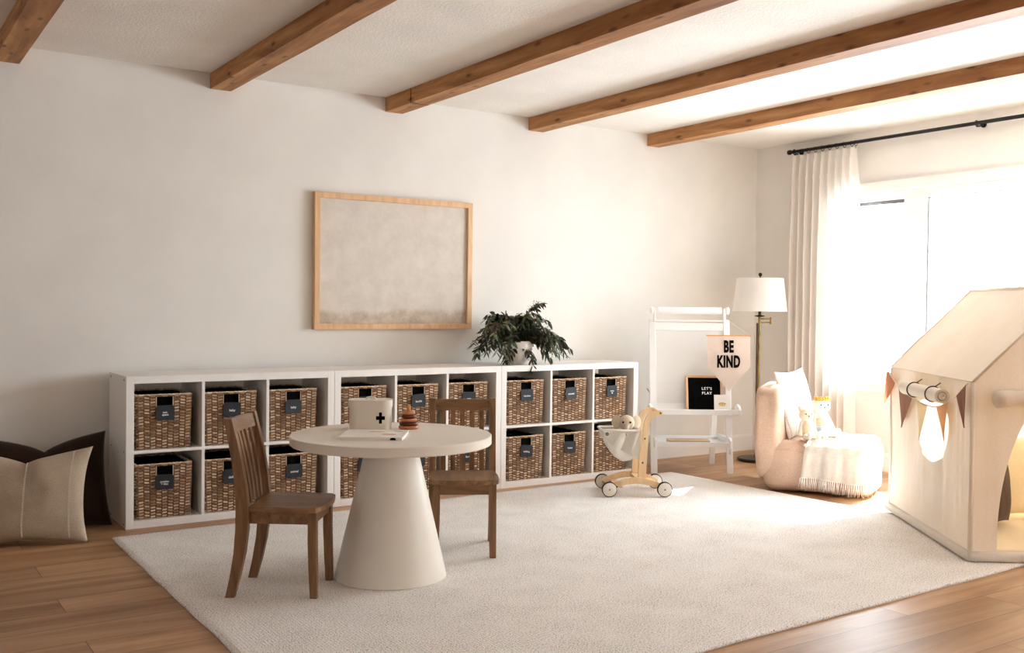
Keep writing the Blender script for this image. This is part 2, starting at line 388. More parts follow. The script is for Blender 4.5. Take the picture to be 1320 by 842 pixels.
def text_mesh(s, size, extrude=.0006, bold=0, sx=1, spacing=1, align='CENTER', line=1):
    cu = bpy.data.curves.new('lettering', 'FONT'); cu.body = s; cu.size = size; cu.extrude = extrude; cu.offset = bold
    cu.align_x = align; cu.align_y = 'CENTER'; cu.space_character = spacing; cu.space_line = line; cu.resolution_u = 4
    o = bpy.data.objects.new('lettering', cu); C.objects.link(o)
    dg = bpy.context.evaluated_depsgraph_get(); dg.update()
    me = bpy.data.meshes.new_from_object(o.evaluated_get(dg))
    bpy.data.objects.remove(o); bpy.data.curves.remove(cu)
    # stand it up: text x -> x, text y -> z, facing -y
    for v in me.vertices: v.co = V((v.co.x * sx, -v.co.z, v.co.y))
    return me
def pillow_mesh(w, h, t, chop=0, corner=.05, nu=56, nv=48, wr=.006, seed=0, bulge=0):
    """upright cushion, local x width, z height from 0, y thickness, with pointed corners"""
    bm = new()
    def F(s):
        def fn(u, v):
            a, b = u * 2 - 1, v * 2 - 1
            px = a * w / 2 * (1 - corner * (1 - abs(b) ** 2.2) * abs(a) ** 3)
            pz = b * h / 2 * (1 - corner * (1 - abs(a) ** 2.2) * abs(b) ** 3)
            th = t / 2 * (max(0, 1 - abs(a) ** 2.6) ** .55) * (max(0, 1 - abs(b) ** 2.6) ** .55)
            if chop:
                k = math.exp(-(a / .42) ** 2) * max(0, (b + .2) / 1.2) ** 1.6
                pz -= chop * math.exp(-abs(a) / .45) * max(0, (b + .1) / 1.1) ** 1.5
                th *= 1 - .45 * math.exp(-(a / .16) ** 2) * max(0, b) ** 1.2
            wv = wr * noise.noise(V((px * 9 + seed, pz * 9, s * 3.1))) * (1 if th > .004 else 0)
            return V((px, s * (th + wv), pz + h / 2))
        return fn
    grid(bm, nu, nv, F(-1)); grid(bm, nu, nv, F(1))
    bmesh.ops.remove_doubles(bm, verts=bm.verts, dist=.0008)
    return bm

# ------------------------------------------------------------ camera
def camera():
    yaw, pitch, roll, f = .5865, -.0194, .0111, 1280.15
    fw = V((sin(yaw) * cos(pitch), cos(yaw) * cos(pitch), sin(pitch)))
    r = V((cos(yaw), -sin(yaw), 0)); u = r.cross(fw)
    r2 = cos(roll) * r + sin(roll) * u; u2 = -sin(roll) * r + cos(roll) * u
    m = Matrix((r2, u2, -fw)).transposed().to_4x4(); m.translation = V((-1.1395, -5.5814, 1.1378))
    cd = bpy.data.cameras.new('camera'); cam = bpy.data.objects.new('camera', cd); C.objects.link(cam)
    cam.matrix_world = m; cd.sensor_fit = 'HORIZONTAL'; cd.sensor_width = 36; cd.lens = 36 * f / 1320
    cd.clip_start = .05; cd.clip_end = 200
    bpy.context.scene.camera = cam
camera()

# ------------------------------------------------------------ room shell
XL, XR, YB, YF, H = -5.4, 4.98, .06, -9.4, 2.44
T = .2
bm = new(); box(bm, XL - T, XR + T, YF - T, YB + T, -.12, 0); struct('floor', bm, 'floor')
bm = new(); box(bm, XL - T, XR + T, YF - T, YB + T, H, H + .15); struct('ceiling', bm, 'ceiling')
bm = new(); box(bm, XL - T, XR + T, YB, YB + T, 0, H); struct('wall_back', bm, 'wall')
bm = new(); box(bm, XL - T, XR + T, YF - T, YF, 0, H); struct('wall_front', bm, 'wall')
WY0, WY1, WZ0, WZ1 = -3.7, -.72, .63, 2.0      # right window opening
def wall_with_hole(name, xa, xb, y0, y1, wy0, wy1, wz0, wz1):
    bm = new()
    box(bm, xa, xb, y0, wy0, 0, H); box(bm, xa, xb, wy1, y1, 0, H)
    box(bm, xa, xb, wy0, wy1, 0, wz0); box(bm, xa, xb, wy0, wy1, wz1, H)
    return struct(name, bm, 'wall')
VY0, VY1 = -7.4, -5.0                             # unseen second window towards the camera side, added to brighten wall and rug
bm = new()
box(bm, XR, XR + T, YF, VY0, 0, H); box(bm, XR, XR + T, VY1, WY0, 0, H); box(bm, XR, XR + T, WY1, YB, 0, H)
for a, b in ((VY0, VY1), (WY0, WY1)):
    box(bm, XR, XR + T, a, b, 0, WZ0); box(bm, XR, XR + T, a, b, WZ1, H)
struct('wall_right', bm, 'wall')
LY0, LY1, LZ0, LZ1 = -5.3, -3.7, .7, 2.05
wall_with_hole('wall_left', XL - T, XL, YF, YB, LY0, LY1, LZ0, LZ1)
def base_profile(bm, a, b, along):
    if along == 'x':
        prism(bm, [(YB, 0), (YB - .014, 0), (YB - .014, .11), (YB - .008, .13), (YB, .13)], a, b, 'yz')
    else:
        s = 1 if along == 'yr' else -1; X = XR if s > 0 else XL
        prism(bm, [(X, 0), (X - s * .014, 0), (X - s * .014, .11), (X - s * .008, .13), (X, .13)], a, b, 'xz')
bm = new(); base_profile(bm, XL, XR, 'x'); struct('baseboard_back', bm, 'trim')
bm = new(); base_profile(bm, YF, YB - .014, 'yr'); struct('baseboard_right', bm, 'trim')
bm = new(); base_profile(bm, YF, YB - .014, 'yl'); struct('baseboard_left', bm, 'trim')

def window(name, X, s, y0, y1, z0, z1, mull):
    """s=+1 wall on the right (outside at +x)"""
    w = struct(name)
    w.location = (X, (y0 + y1) / 2, z0)
    oy = (y0 + y1) / 2
    def B(bm, xa, xb, ya, yb, za, zb, bev=.002):
        a, b = sorted((s * xa, s * xb)); return box(bm, a, b, ya - oy, yb - oy, za - z0, zb - z0, bev)
    # casing on the room side
    bm = new(); cw = .075
    B(bm, -.016, .0, y0 - cw, y1 + cw, z1, z1 + .05 + .0); B(bm, -.022, 0, y0 - cw - .01, y1 + cw + .01, z1 + .05, z1 + .062)
    B(bm, -.016, 0, y0 - cw, y0, z0, z1); B(bm, -.016, 0, y1, y1 + cw, z0, z1)
    B(bm, -.016, 0, y0 - cw, y1 + cw, z0 - .075, z0 - .02)
    obj('casing', bm, 'trim', w)
    bm = new(); B(bm, -.035, .1, y0 - cw, y1 + cw, z0 - .02, z0 + .004, .004); obj('sill', bm, 'trim', w)
    # frame in the opening
    bm = new(); fx0, fx1 = .07, .14
    B(bm, fx0, fx1, y0, y1, z1 - .065, z1); B(bm, fx0, fx1, y0, y1, z0 + .004, z0 + .06)
    ys = [y1] + [m for p in mull for m in p] + [y0]
    B(bm, fx0, fx1, y1 - .05, y1, z0 + .06, z1 - .065); B(bm, fx0, fx1, y0, y0 + .05, z0 + .06, z1 - .065)
    for a, b in mull: B(bm, fx0 - .012, fx1, b, a, z0 + .06, z1 - .065)
    obj('frame', bm, 'trim', w)
    edges = [y1 - .05] + [m for p in mull for m in p] + [y0 + .05]
    for k in range(0, len(edges), 2):
        a, b = edges[k], edges[k + 1]
        bm = new(); B(bm, .1, .106, b, a, z0 + .06, z1 - .065, 0); obj('pane', bm, 'glass', w)
        bm = new(); g = .006
        B(bm, .094, .112, b, b + g, z0 + .06, z1 - .065, 0); B(bm, .094, .112, a - g, a, z0 + .06, z1 - .065, 0)
        B(bm, .094, .112, b + g, a - g, z1 - .065 - g, z1 - .065, 0); B(bm, .094, .112, b + g, a - g, z0 + .06, z0 + .06 + g, 0)
        obj('gasket', bm, 'frame_grey', w)
        if k == 0 and s > 0 and y1 > -1:
            bm = new(); B(bm, .08, .094, b + .004, a, z1 - .092, z1 - .071, .002); obj('screen_bar', bm, 'steel', w)
    return w
window('window_1', XR, 1, WY0, WY1, WZ0, WZ1, [(-1.262, -1.426)])
window('window_added', XR, 1, VY0, VY1, WZ0, WZ1, [(-6.12, -6.28)])
window('window_2', XL, -1, LY0, LY1, LZ0, LZ1, [(-4.56, -4.64)])

# ceiling beams
def beam(x, label, joints):
    w, h = .119, .088
    bm = new()
    y0, y1 = YF, YB
    n = 120
    def sec(t, k):
        y = lerp(y0, y1, t); j = lambda q: .0016 * noise.noise(V((x * 7, y * 2.1, q)))
        return [(-w / 2 + j(1), -h + j(2)), (w / 2 + j(3), -h + j(4)), (w / 2 + j(5), 0), (-w / 2 + j(6), 0)][k], y
    rings = []
    for i in range(n + 1):
        ring = []
        for k in range(4):
            (a, b), y = sec(i / n, k); ring.append(bm.verts.new((a, y, b)))
        rings.append(ring)
    for A, B in zip(rings, rings[1:]):
        for k in range(4): bm.faces.new((A[k], A[(k + 1) % 4], B[(k + 1) % 4], B[k]))
    bm.faces.new(rings[0]); bm.faces.new(rings[-1])
    o = obj('ceiling_beam', bm, 'beam', None, loc=(x, 0, H))
    o['label'] = label; o['category'] = 'beam'; o['group'] = 'wooden ceiling beams'
    if joints:
        bm = new()
        for y in joints:
            box(bm, -w / 2 - .0022, -w / 2 + .002, y - .002, y + .002, -h - .001, -.001)
            box(bm, -w / 2, w / 2, y - .002, y + .002, -h - .0022, -h + .002)
        obj('joint', bm, 'black', o)
    return o
BX = [(-.4865, 'reddish brown wooden ceiling beam at the top left corner of the photo', []),
      (.605, 'wooden ceiling beam ending above the left unit of white cube shelves', []),
      (1.70, 'wooden ceiling beam with a dark joint near its wall end, ending above the framed canvas', [-.28]),
      (2.787, 'wooden ceiling beam ending above the potted eucalyptus', []),
      (3.862, 'wooden ceiling beam nearest the curtain rod and window', [])]
for x, l, j in BX: beam(x, l, j)

# ------------------------------------------------------------ rug
bm = new()
QL = [V((-.10, -.575, 0)), V((3.57, -.50, 0)), V((3.74, -3.15, 0)), V((-.112, -3.245, 0))]
def rugp(u, v):
    p = QL[0].lerp(QL[1], u).lerp(QL[3].lerp(QL[2], u), v)
    e = min(u, 1 - u, v, 1 - v)
    p += V((noise.noise(V((v * 9, u * 2, 1))), noise.noise(V((u * 11, v * 2, 5))), 0)) * .006
    return p + V((0, 0, .012 + .0008 * noise.noise(p * 30)))
g = grid(bm, 120, 90, rugp)
bd = [g[i][0] for i in range(121)] + [g[120][j] for j in range(1, 91)] + [g[i][90] for i in range(119, -1, -1)] + [g[0][j] for j in range(89, 0, -1)]
cen = V((1.75, -1.87, 0)); low = []
mid = []
for v in bd:
    d = (v.co - cen); d.z = 0; d.normalize()
    mid.append(bm.verts.new((v.co.x + d.x * .004, v.co.y + d.y * .004, .006))); low.append(bm.verts.new((v.co.x, v.co.y, .0)))
n = len(bd)
for k in range(n):
    k2 = (k + 1) % n
    bm.faces.new((bd[k], bd[k2], mid[k2], mid[k])); bm.faces.new((mid[k], mid[k2], low[k2], low[k]))
tag(obj('area_rug', bm, 'rug', smooth=True), 'large cream loop-pile area rug lying on the plank floor under the table', 'rug')

# ------------------------------------------------------------ cube shelves
W, SH, D = 1.1168, .77, .39
def shelf_unit(x, label):
    t = thing('cube_shelf', label, 'shelf', (x, 0, 0), 0, 'white six-cube shelving units along the wall')
    bm = new()
    box(bm, 0, .0385, -D, 0, 0, SH - .0, .0012); box(bm, W - .0385, W, -D, 0, 0, SH, .0012)
    box(bm, .0385, W - .0385, -D, 0, 0, .038, .001); box(bm, .0385, W - .0385, -D, 0, SH - .038, SH, .001)
    obj('frame', bm, 'white', t)
    bm = new(); box(bm, .0385, W - .0385, -D + .003, 0, .377, .393, .001); obj('shelf', bm, 'white', t)
    for k in (1, 2):
        xc = .0385 + (W - .077) * k / 3
        bm = new(); box(bm, xc - .008, xc + .008, -D + .002, 0, .038, .377, .001); box(bm, xc - .008, xc + .008, -D + .002, 0, .393, SH - .038, .001)
        obj('divider', bm, 'white', t)
    return t
UX = [0, 1.1186, 2.2372]
shelf_unit(UX[0], 'white six-cube shelving unit nearest the floor pillows, at the left end of the row')
shelf_unit(UX[1], 'white six-cube shelving unit in the middle of the row, behind the round table')
shelf_unit(UX[2], 'white six-cube shelving unit with the potted eucalyptus on it, nearest the easel')
# fixing screws on the open side of the first unit
u0 = [o for o in C.objects if o.name == 'cube_shelf'][0]
for y in (-.345, -.045):
    for z in (.75, .385, .02):
        bm = new(); lathe(bm, [(0, 0), (.006, 0), (.005, .0012), (0, .0012)], 14, tr(0, y, z) @ rot('Y', -PI / 2)); obj('screw', bm, 'frame_grey', u0)

# ------------------------------------------------------------ baskets
BW, BD, BH = .272, .33, .275
def basket_body():
    bm = new(); tone = bm.loops.layers.color.new('tone')
    rnd = random.Random(5); tn = {}
    def strand(side, c, r):
        if (side, c, r) not in tn: tn[(side, c, r)] = rnd.random()
        return tn[(side, c, r)]
    def side(s, length, P, Nn, ncol, nrow, hole=None, cu=8, cv=9):
        nu, nv = ncol * cu, nrow * cv; vs = {}
        def h(u, v):
            U = u * ncol; c = min(int(U), ncol - 1); fu = U - c
            Vv = v * nrow + (.5 if c % 2 else 0) + (.22 * (fu - .5) * (1 if c % 2 else -1))
            fv = Vv - math.floor(Vv)
            g = (fv - .2) / .6 if .2 < fv < .8 and .07 < fu < .93 else 0
            return .009 * (.3 + .7 * (sin(PI * fu) ** .5 if 0 < fu < 1 else 0)) * max(0, sin(PI * g)) ** .6 , c, math.floor(Vv)
        for i in range(nu + 1):
            for j in range(nv + 1):
                u, v = i / nu, j / nv
                d, c, r = h(u, v)
                vs[i, j] = bm.verts.new(P(u, v) + Nn * d)
        for i in range(nu):
            for j in range(nv):
                u, v = (i + .5) / nu, (j + .5) / nv
                if hole and abs(u - .5) < hole[0] and hole[1] < v < hole[2]: continue
                f = bm.faces.new((vs[i, j], vs[i + 1, j], vs[i + 1, j + 1], vs[i, j + 1]))
                dd, c, r = h(u, v); q = strand(s, c, r) * .68 + .13 if dd > .0022 else -.5  # gap faces near black: shade between strands put into the tone
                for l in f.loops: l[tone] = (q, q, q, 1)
    tp = .008
    def Pf(u, v): return V((lerp(-BW / 2 + tp * (1 - v), BW / 2 - tp * (1 - v), u), 0 + tp * (1 - v) * .5, v * BH))
    side(0, BW, Pf, V((0, -1, 0)), 9, 18, (.155, .775, .965))
    def Pl(u, v): return V((-BW / 2 + tp * (1 - v), lerp(BD, 0, u), v * BH))
    side(1, BD, Pl, V((-1, 0, 0)), 11, 19, None, 4, 4)
    def Pr(u, v): return V((BW / 2 - tp * (1 - v), lerp(0, BD, u), v * BH))
    side(2, BD, Pr, V((1, 0, 0)), 11, 19, None, 4, 4)
    def Pb(u, v): return V((lerp(BW / 2 - tp * (1 - v), -BW / 2 + tp * (1 - v), u), BD, v * BH))
    side(3, BW, Pb, V((0, 1, 0)), 10, 19, (.155, .76, .955), 4, 4)
    f = bm.faces.new([bm.verts.new(p) for p in ((-BW / 2 + tp, 0.005, 0.001), (BW / 2 - tp, .005, .001), (BW / 2 - tp, BD, .001), (-BW / 2 + tp, BD, .001))])
    for l in f.loops: l[tone] = (.3, .3, .3, 1)
    # thin rolled rim
    def rolled(pts, r, rep):
        tmp = new(); tube(tmp, pts, r, 6, closed=False)
        off = len(bm.verts); m = {}
        for v in tmp.verts: m[v] = bm.verts.new(v.co)
        for fc in tmp.faces:
            nf = bm.faces.new([m[v] for v in fc.verts]); 
            q = rnd.random() * .5 + .45
            for l in nf.loops: l[tone] = (q, q, q, 1)
        tmp.free()
    def wob(a, b, n=26): return [V(a).lerp(V(b), k / n) + V((0, 0, .0012 * (k % 2))) for k in range(n + 1)]
    hw, hd = BW / 2, BD
    rolled(wob((-hw, -.002, BH), (hw, -.002, BH)), .0042, 0); rolled(wob((-hw, hd, BH), (hw, hd, BH)), .0042, 0)
    rolled(wob((-hw, 0, BH), (-hw, hd, BH)), .0042, 0); rolled(wob((hw, 0, BH), (hw, hd, BH)), .0042, 0)
    # wire edge round the handle hole
    a, z0, z1 = BW * .155, BH * .775, BH * .965
    rolled([V((-a, -.004, z1)), V((-a, -.004, z0)), V((-a * .6, -.004, z0 - .001))], .0022, 0)
    rolled([V((a, -.004, z1)), V((a, -.004, z0)), V((a * .6, -.004, z0 - .001))], .0022, 0)
    me = bpy.data.meshes.new('basket_body'); bm.to_mesh(me); bm.free(); return me
body_me = basket_body()
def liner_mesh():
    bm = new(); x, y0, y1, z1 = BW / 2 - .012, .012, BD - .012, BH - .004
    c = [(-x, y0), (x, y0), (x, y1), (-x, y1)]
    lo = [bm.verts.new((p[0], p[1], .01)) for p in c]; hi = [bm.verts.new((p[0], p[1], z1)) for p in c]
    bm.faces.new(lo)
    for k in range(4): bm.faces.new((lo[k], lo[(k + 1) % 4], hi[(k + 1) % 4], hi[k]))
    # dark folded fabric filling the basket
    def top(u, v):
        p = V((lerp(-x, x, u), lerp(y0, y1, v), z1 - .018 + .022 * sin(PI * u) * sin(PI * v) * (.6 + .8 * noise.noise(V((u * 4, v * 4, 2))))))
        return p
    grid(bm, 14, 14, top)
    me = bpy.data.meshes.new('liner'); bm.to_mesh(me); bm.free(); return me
liner_me = liner_mesh()
def tag_mesh():
    bm = new(); a, b, c = .046, .038, .009
    prism(bm, [(-a + c, -b), (a - c, -b), (a, -b + c), (a, b - c), (a - c, b), (-a + c, b), (-a, b - c), (-a, -b + c)], -.0015, .0015, 'xz')
    me = bpy.data.meshes.new('tag'); bmesh.ops.recalc_face_normals(bm, faces=bm.faces); bm.to_mesh(me); bm.free(); return me
tag_me = tag_mesh()
where = {(0, 1): 'top row', (0, 0): 'bottom row'}
BK = [ # unit, column, row, text, tilt, label
 (0, 0, 1, 'out-\nspace', .0, 'woven basket tagged "out- space", top left cube of the left shelf unit'),
 (0, 1, 1, 'baby', .03, 'woven basket tagged "baby" in the cube just above the back of the nearer chair'),
 (0, 2, 1, 'baby', .0, 'woven basket tagged "baby" to the right of the other one tagged baby'),
 (0, 0, 0, 'puzzles\n+ tiles', .03, 'woven basket in the bottom left cube of the left shelf unit, nearest the floor pillows'),
 (0, 1, 0, 'dolls', 0, 'woven basket mostly hidden behind the back slats of the nearer chair, lower row'),
 (0, 2, 0, 'animal', 0, 'woven basket tagged "animal" below the left rim of the round table top'),
 (1, 0, 1, 'music', 0, 'woven basket directly behind the cream first aid tin, upper row'),
 (1, 1, 1, 'books', -.05, 'woven basket tagged "books" behind the wooden stacking toy'),
 (1, 2, 1, 'cars', .04, 'woven basket tagged "cars" above the top rail of the farther chair'),
 (1, 0, 0, 'trains\n& track', 0, 'woven basket left of the cone table leg, lower row of the middle unit'),
 (1, 1, 0, 'game\ncards', 0, 'woven basket right behind the cone table leg, lower row of the middle unit'),
 (1, 2, 0, 'farm', 0, 'woven basket seen through the slats of the farther chair, lower row'),
 (2, 0, 1, 'kitchen', 0, 'woven basket below the potted eucalyptus, top left cube of the right unit'),
 (2, 1, 1, 'animals', -.03, 'woven basket in the top middle cube of the right shelf unit'),
 (2, 2, 1, 'dress\nup', -.02, 'woven basket tagged "dress up", top right cube nearest the easel'),
 (2, 0, 0, 'building', .09, 'darker woven basket in the bottom left cube of the right shelf unit'),
 (2, 1, 0, 'trains', .05, 'woven basket in the bottom middle cube of the right shelf unit'),
 (2, 2, 0, 'tools', 0, 'woven basket half hidden behind the toy walker wagon, bottom right cube'),
]
cw = (W - .077) / 3
for u, c, r, s, tl, lab in BK:
    x = UX[u] + .0385 + cw * c + cw / 2 - (.019 if (u < 2) else .01) + random.uniform(-.004, .004)
    z = .3935 if r else .0385
    t = thing('storage_basket', lab, 'basket', (x, -.372 + random.uniform(0, .006), z + .002), random.uniform(-.015, .015), 'woven storage baskets in the cube shelves')
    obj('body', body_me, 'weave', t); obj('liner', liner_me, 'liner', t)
    g = obj('tag', tag_me, 'tag', t, loc=(random.uniform(-.003, .004), -.0125, BH * .775 - .030), rot=(random.uniform(-.05, .02), tl, random.uniform(-.06, .06)))
    lt = obj('lettering', text_mesh(s, .0175 if len(s) < 8 else .0145, .0003, .0001, line=.85), 'chalk', g, loc=(0, -.0019, -.004))

# ------------------------------------------------------------ framed canvas
t = thing('framed_artwork', 'large pale abstract canvas in a light oak frame hanging on the wall', 'picture', (1.713, YB, 1.405))
FW, FH, ft, fd = 1.1, .826, .034, .035
bm = new()
for a, b, c, d in ((-FW / 2, FW / 2, FH / 2 - ft, FH / 2), (-FW / 2, FW / 2, -FH / 2, -FH / 2 + ft), (-FW / 2, -FW / 2 + ft, -FH / 2 + ft, FH / 2 - ft), (FW / 2 - ft, FW / 2, -FH / 2 + ft, FH / 2 - ft)):
    box(bm, a, b, -fd - .006, -.002, c, d, .0015)
obj('frame', bm, 'oak', t)
bm = new(); box(bm, -FW / 2 + ft, FW / 2 - ft, -.022, -.004, -FH / 2 + ft, FH / 2 - ft); obj('canvas', bm, 'art', t)

# ------------------------------------------------------------ plant
def plant():
    t = thing('potted_eucalyptus', 'bushy dark eucalyptus bouquet in a rounded white ceramic pot on the shelf', 'plant', (2.45, -.235, .77))
    bm = new()
    lathe(bm, [(0, 0), (.052, 0), (.058, .004), (.08, .032), (.096, .07), (.104, .11), (.105, .135), (.102, .15), (.095, .15), (.096, .13), (.094, .1), (.066, .03), (0, .02)], 48, cap=False)
    obj('pot', bm, 'ceramic', t, True)
    rnd = random.Random(21)
    sb = new(); lb = new(); bb = new(); tone = lb.loops.layers.color.new('tone')
    def leaf(p, d, L, w, q):
        d = d.normalized(); s = d.cross(V((0, 0, 1)))
        if s.length < .05: s = V((1, 0, 0))
        s.normalize(); s = (Matrix.Rotation(rnd.uniform(-1.3, 1.3), 3, d) @ s); nn = d.cross(s)
        pts = []
        prof = [(0, 0), (.2, .75), (.45, 1), (.75, .7), (1, 0)]
        cl = [p + d * (L * a) - V((0, 0, 1)) * (L * .25 * a * a) + nn * (.0) for a, _ in prof]
        vl = [lb.verts.new(c - s * w * b + nn * w * .35 * b) if b else None for c, (a, b) in zip(cl, prof)]
        vm = [lb.verts.new(c) for c in cl]
        vr = [lb.verts.new(c + s * w * b + nn * w * .35 * b) if b else None for c, (a, b) in zip(cl, prof)]
        for k in range(4):
            for vv in (vl, vr):
                fs = [vm[k], vm[k + 1]] + ([vv[k + 1]] if vv[k + 1] else []) + ([vv[k]] if vv[k] else [])
                f = lb.faces.new(fs)
                for l in f.loops: l[tone] = (q, q, q, 1)
    def stem(a, reach, rise, droop, n=14, seeds=False):
        base = V((0, 0, .13)); out = V((cos(a), sin(a), 0)); pts = []
        for k in range(n + 1):
            f = k / n
            p = base + out * (reach * (f ** .85)) + V((0, 0, rise * sin(min(1, f * 1.15) * PI * .55) - droop * f * f))
            p += V((noise.noise(V((a * 5, f * 3, 1))), noise.noise(V((a * 5, f * 3, 7))), noise.noise(V((a * 5, f * 3, 11))))) * .018 * f
            if p.y > .225: p.y = .225
            pts.append(p)
        tube(sb, pts, [lerp(.0022, .0009, k / n) for k in range(n + 1)], 5)
        for k in range(2, n + 1):
            tdir = (pts[k] - pts[k - 1]).normalized(); f = k / n
            for sgn in (-1, 1):
                if rnd.random() < .93:
                    side = tdir.cross(V((0, 0, 1))).normalized() * sgn
                    d = tdir * rnd.uniform(.3, .9) + side * rnd.uniform(.5, 1.1) + V((0, 0, rnd.uniform(-1.0, .35)))
                    q = min(1, max(0, rnd.gauss(.5, .27)))
                    L = rnd.uniform(.037, .062)
                    e = pts[k] + d.normalized() * L
                    if e.y > .24: continue
                    leaf(pts[k], d, L, L * rnd.uniform(.12, .2), q)
            if seeds and rnd.random() < .8:
                for _ in range(5):
                    o = pts[k] + V((rnd.uniform(-.02, .02), rnd.uniform(-.02, .02), rnd.uniform(-.02, .02)))
                    if o.y > .235: continue
                    qq = bmesh.ops.create_icosphere(bb, subdivisions=1, radius=rnd.uniform(.0022, .0034)); bmesh.ops.translate(bb, verts=qq['verts'], vec=o)
                    tube(sb, [pts[k], o], .0005, 3)
    # dense crown, long trailing stems left and right, a tall spray at the right; the front of the pot stays clear
    L = PI + .45; R_ = -.55; front = -2.16
    for k in range(98):
        a = rnd.uniform(0, 2 * PI)
        d = abs((a - front + PI) % (2 * PI) - PI)
        if d < .8: stem(a, rnd.uniform(.05, .10), rnd.uniform(.13, .2), rnd.uniform(0, .03), 9, k % 3 == 0)
        else: stem(a, rnd.uniform(.08, .22), rnd.uniform(.09, .20), rnd.uniform(.0, .06), 11, k % 3 == 0)
    for k in range(17): stem(L + rnd.uniform(-.5, .42), rnd.uniform(.22, .40), rnd.uniform(.06, .18), rnd.uniform(.04, .19), 15, k % 4 == 0)
    for k in range(14): stem(R_ + rnd.uniform(-.5, .5), rnd.uniform(.2, .36), rnd.uniform(.06, .16), rnd.uniform(.08, .2), 15, k % 2 == 0)
    for a in (-1.45, -1.25, -2.75, -2.6, -2.45): stem(a, .15, .04, .17, 10, True)
    stem(R_ + .1, .17, .27, .0, 15, True); stem(R_ + .3, .13, .24, .0, 13, True); stem(R_ - .2, .14, .22, .02, 13, False)
    obj('stems', sb, 'stem', t); o = obj('leaves', lb, 'leaf', t); obj('seed_clusters', bb, 'berry', t)
plant()

# ------------------------------------------------------------ round table
TX, TY = .735, -1.863
t = thing('round_table', 'cream round play table on a solid cone pedestal, standing on the rug', 'table', (TX, TY, .0125))
bm = new(); lathe(bm, [(0, 0), (.231, 0), (.233, .002), (.104, .552), (0, .552)], 96); o = obj('pedestal', bm, 'tabletop', t, True)
bm = new(); r, z0, z1 = .417, .5525, .5915
lathe(bm, [(0, z0), (r - .004, z0), (r, z0 + .004), (r, z1 - .003), (r - .003, z1), (0, z1)], 128); obj('tabletop', bm, 'tabletop', t, True)
def autosmooth(o, a=.6):
    me = o.data
    bm = bmesh.new(); bm.from_mesh(me)
    for e in bm.edges:
        if len(e.link_faces) == 2 and e.calc_face_angle(0) > a: e.smooth = False
    bm.to_mesh(me); bm.free()
for o in t.children: autosmooth(o)
TZ = .604

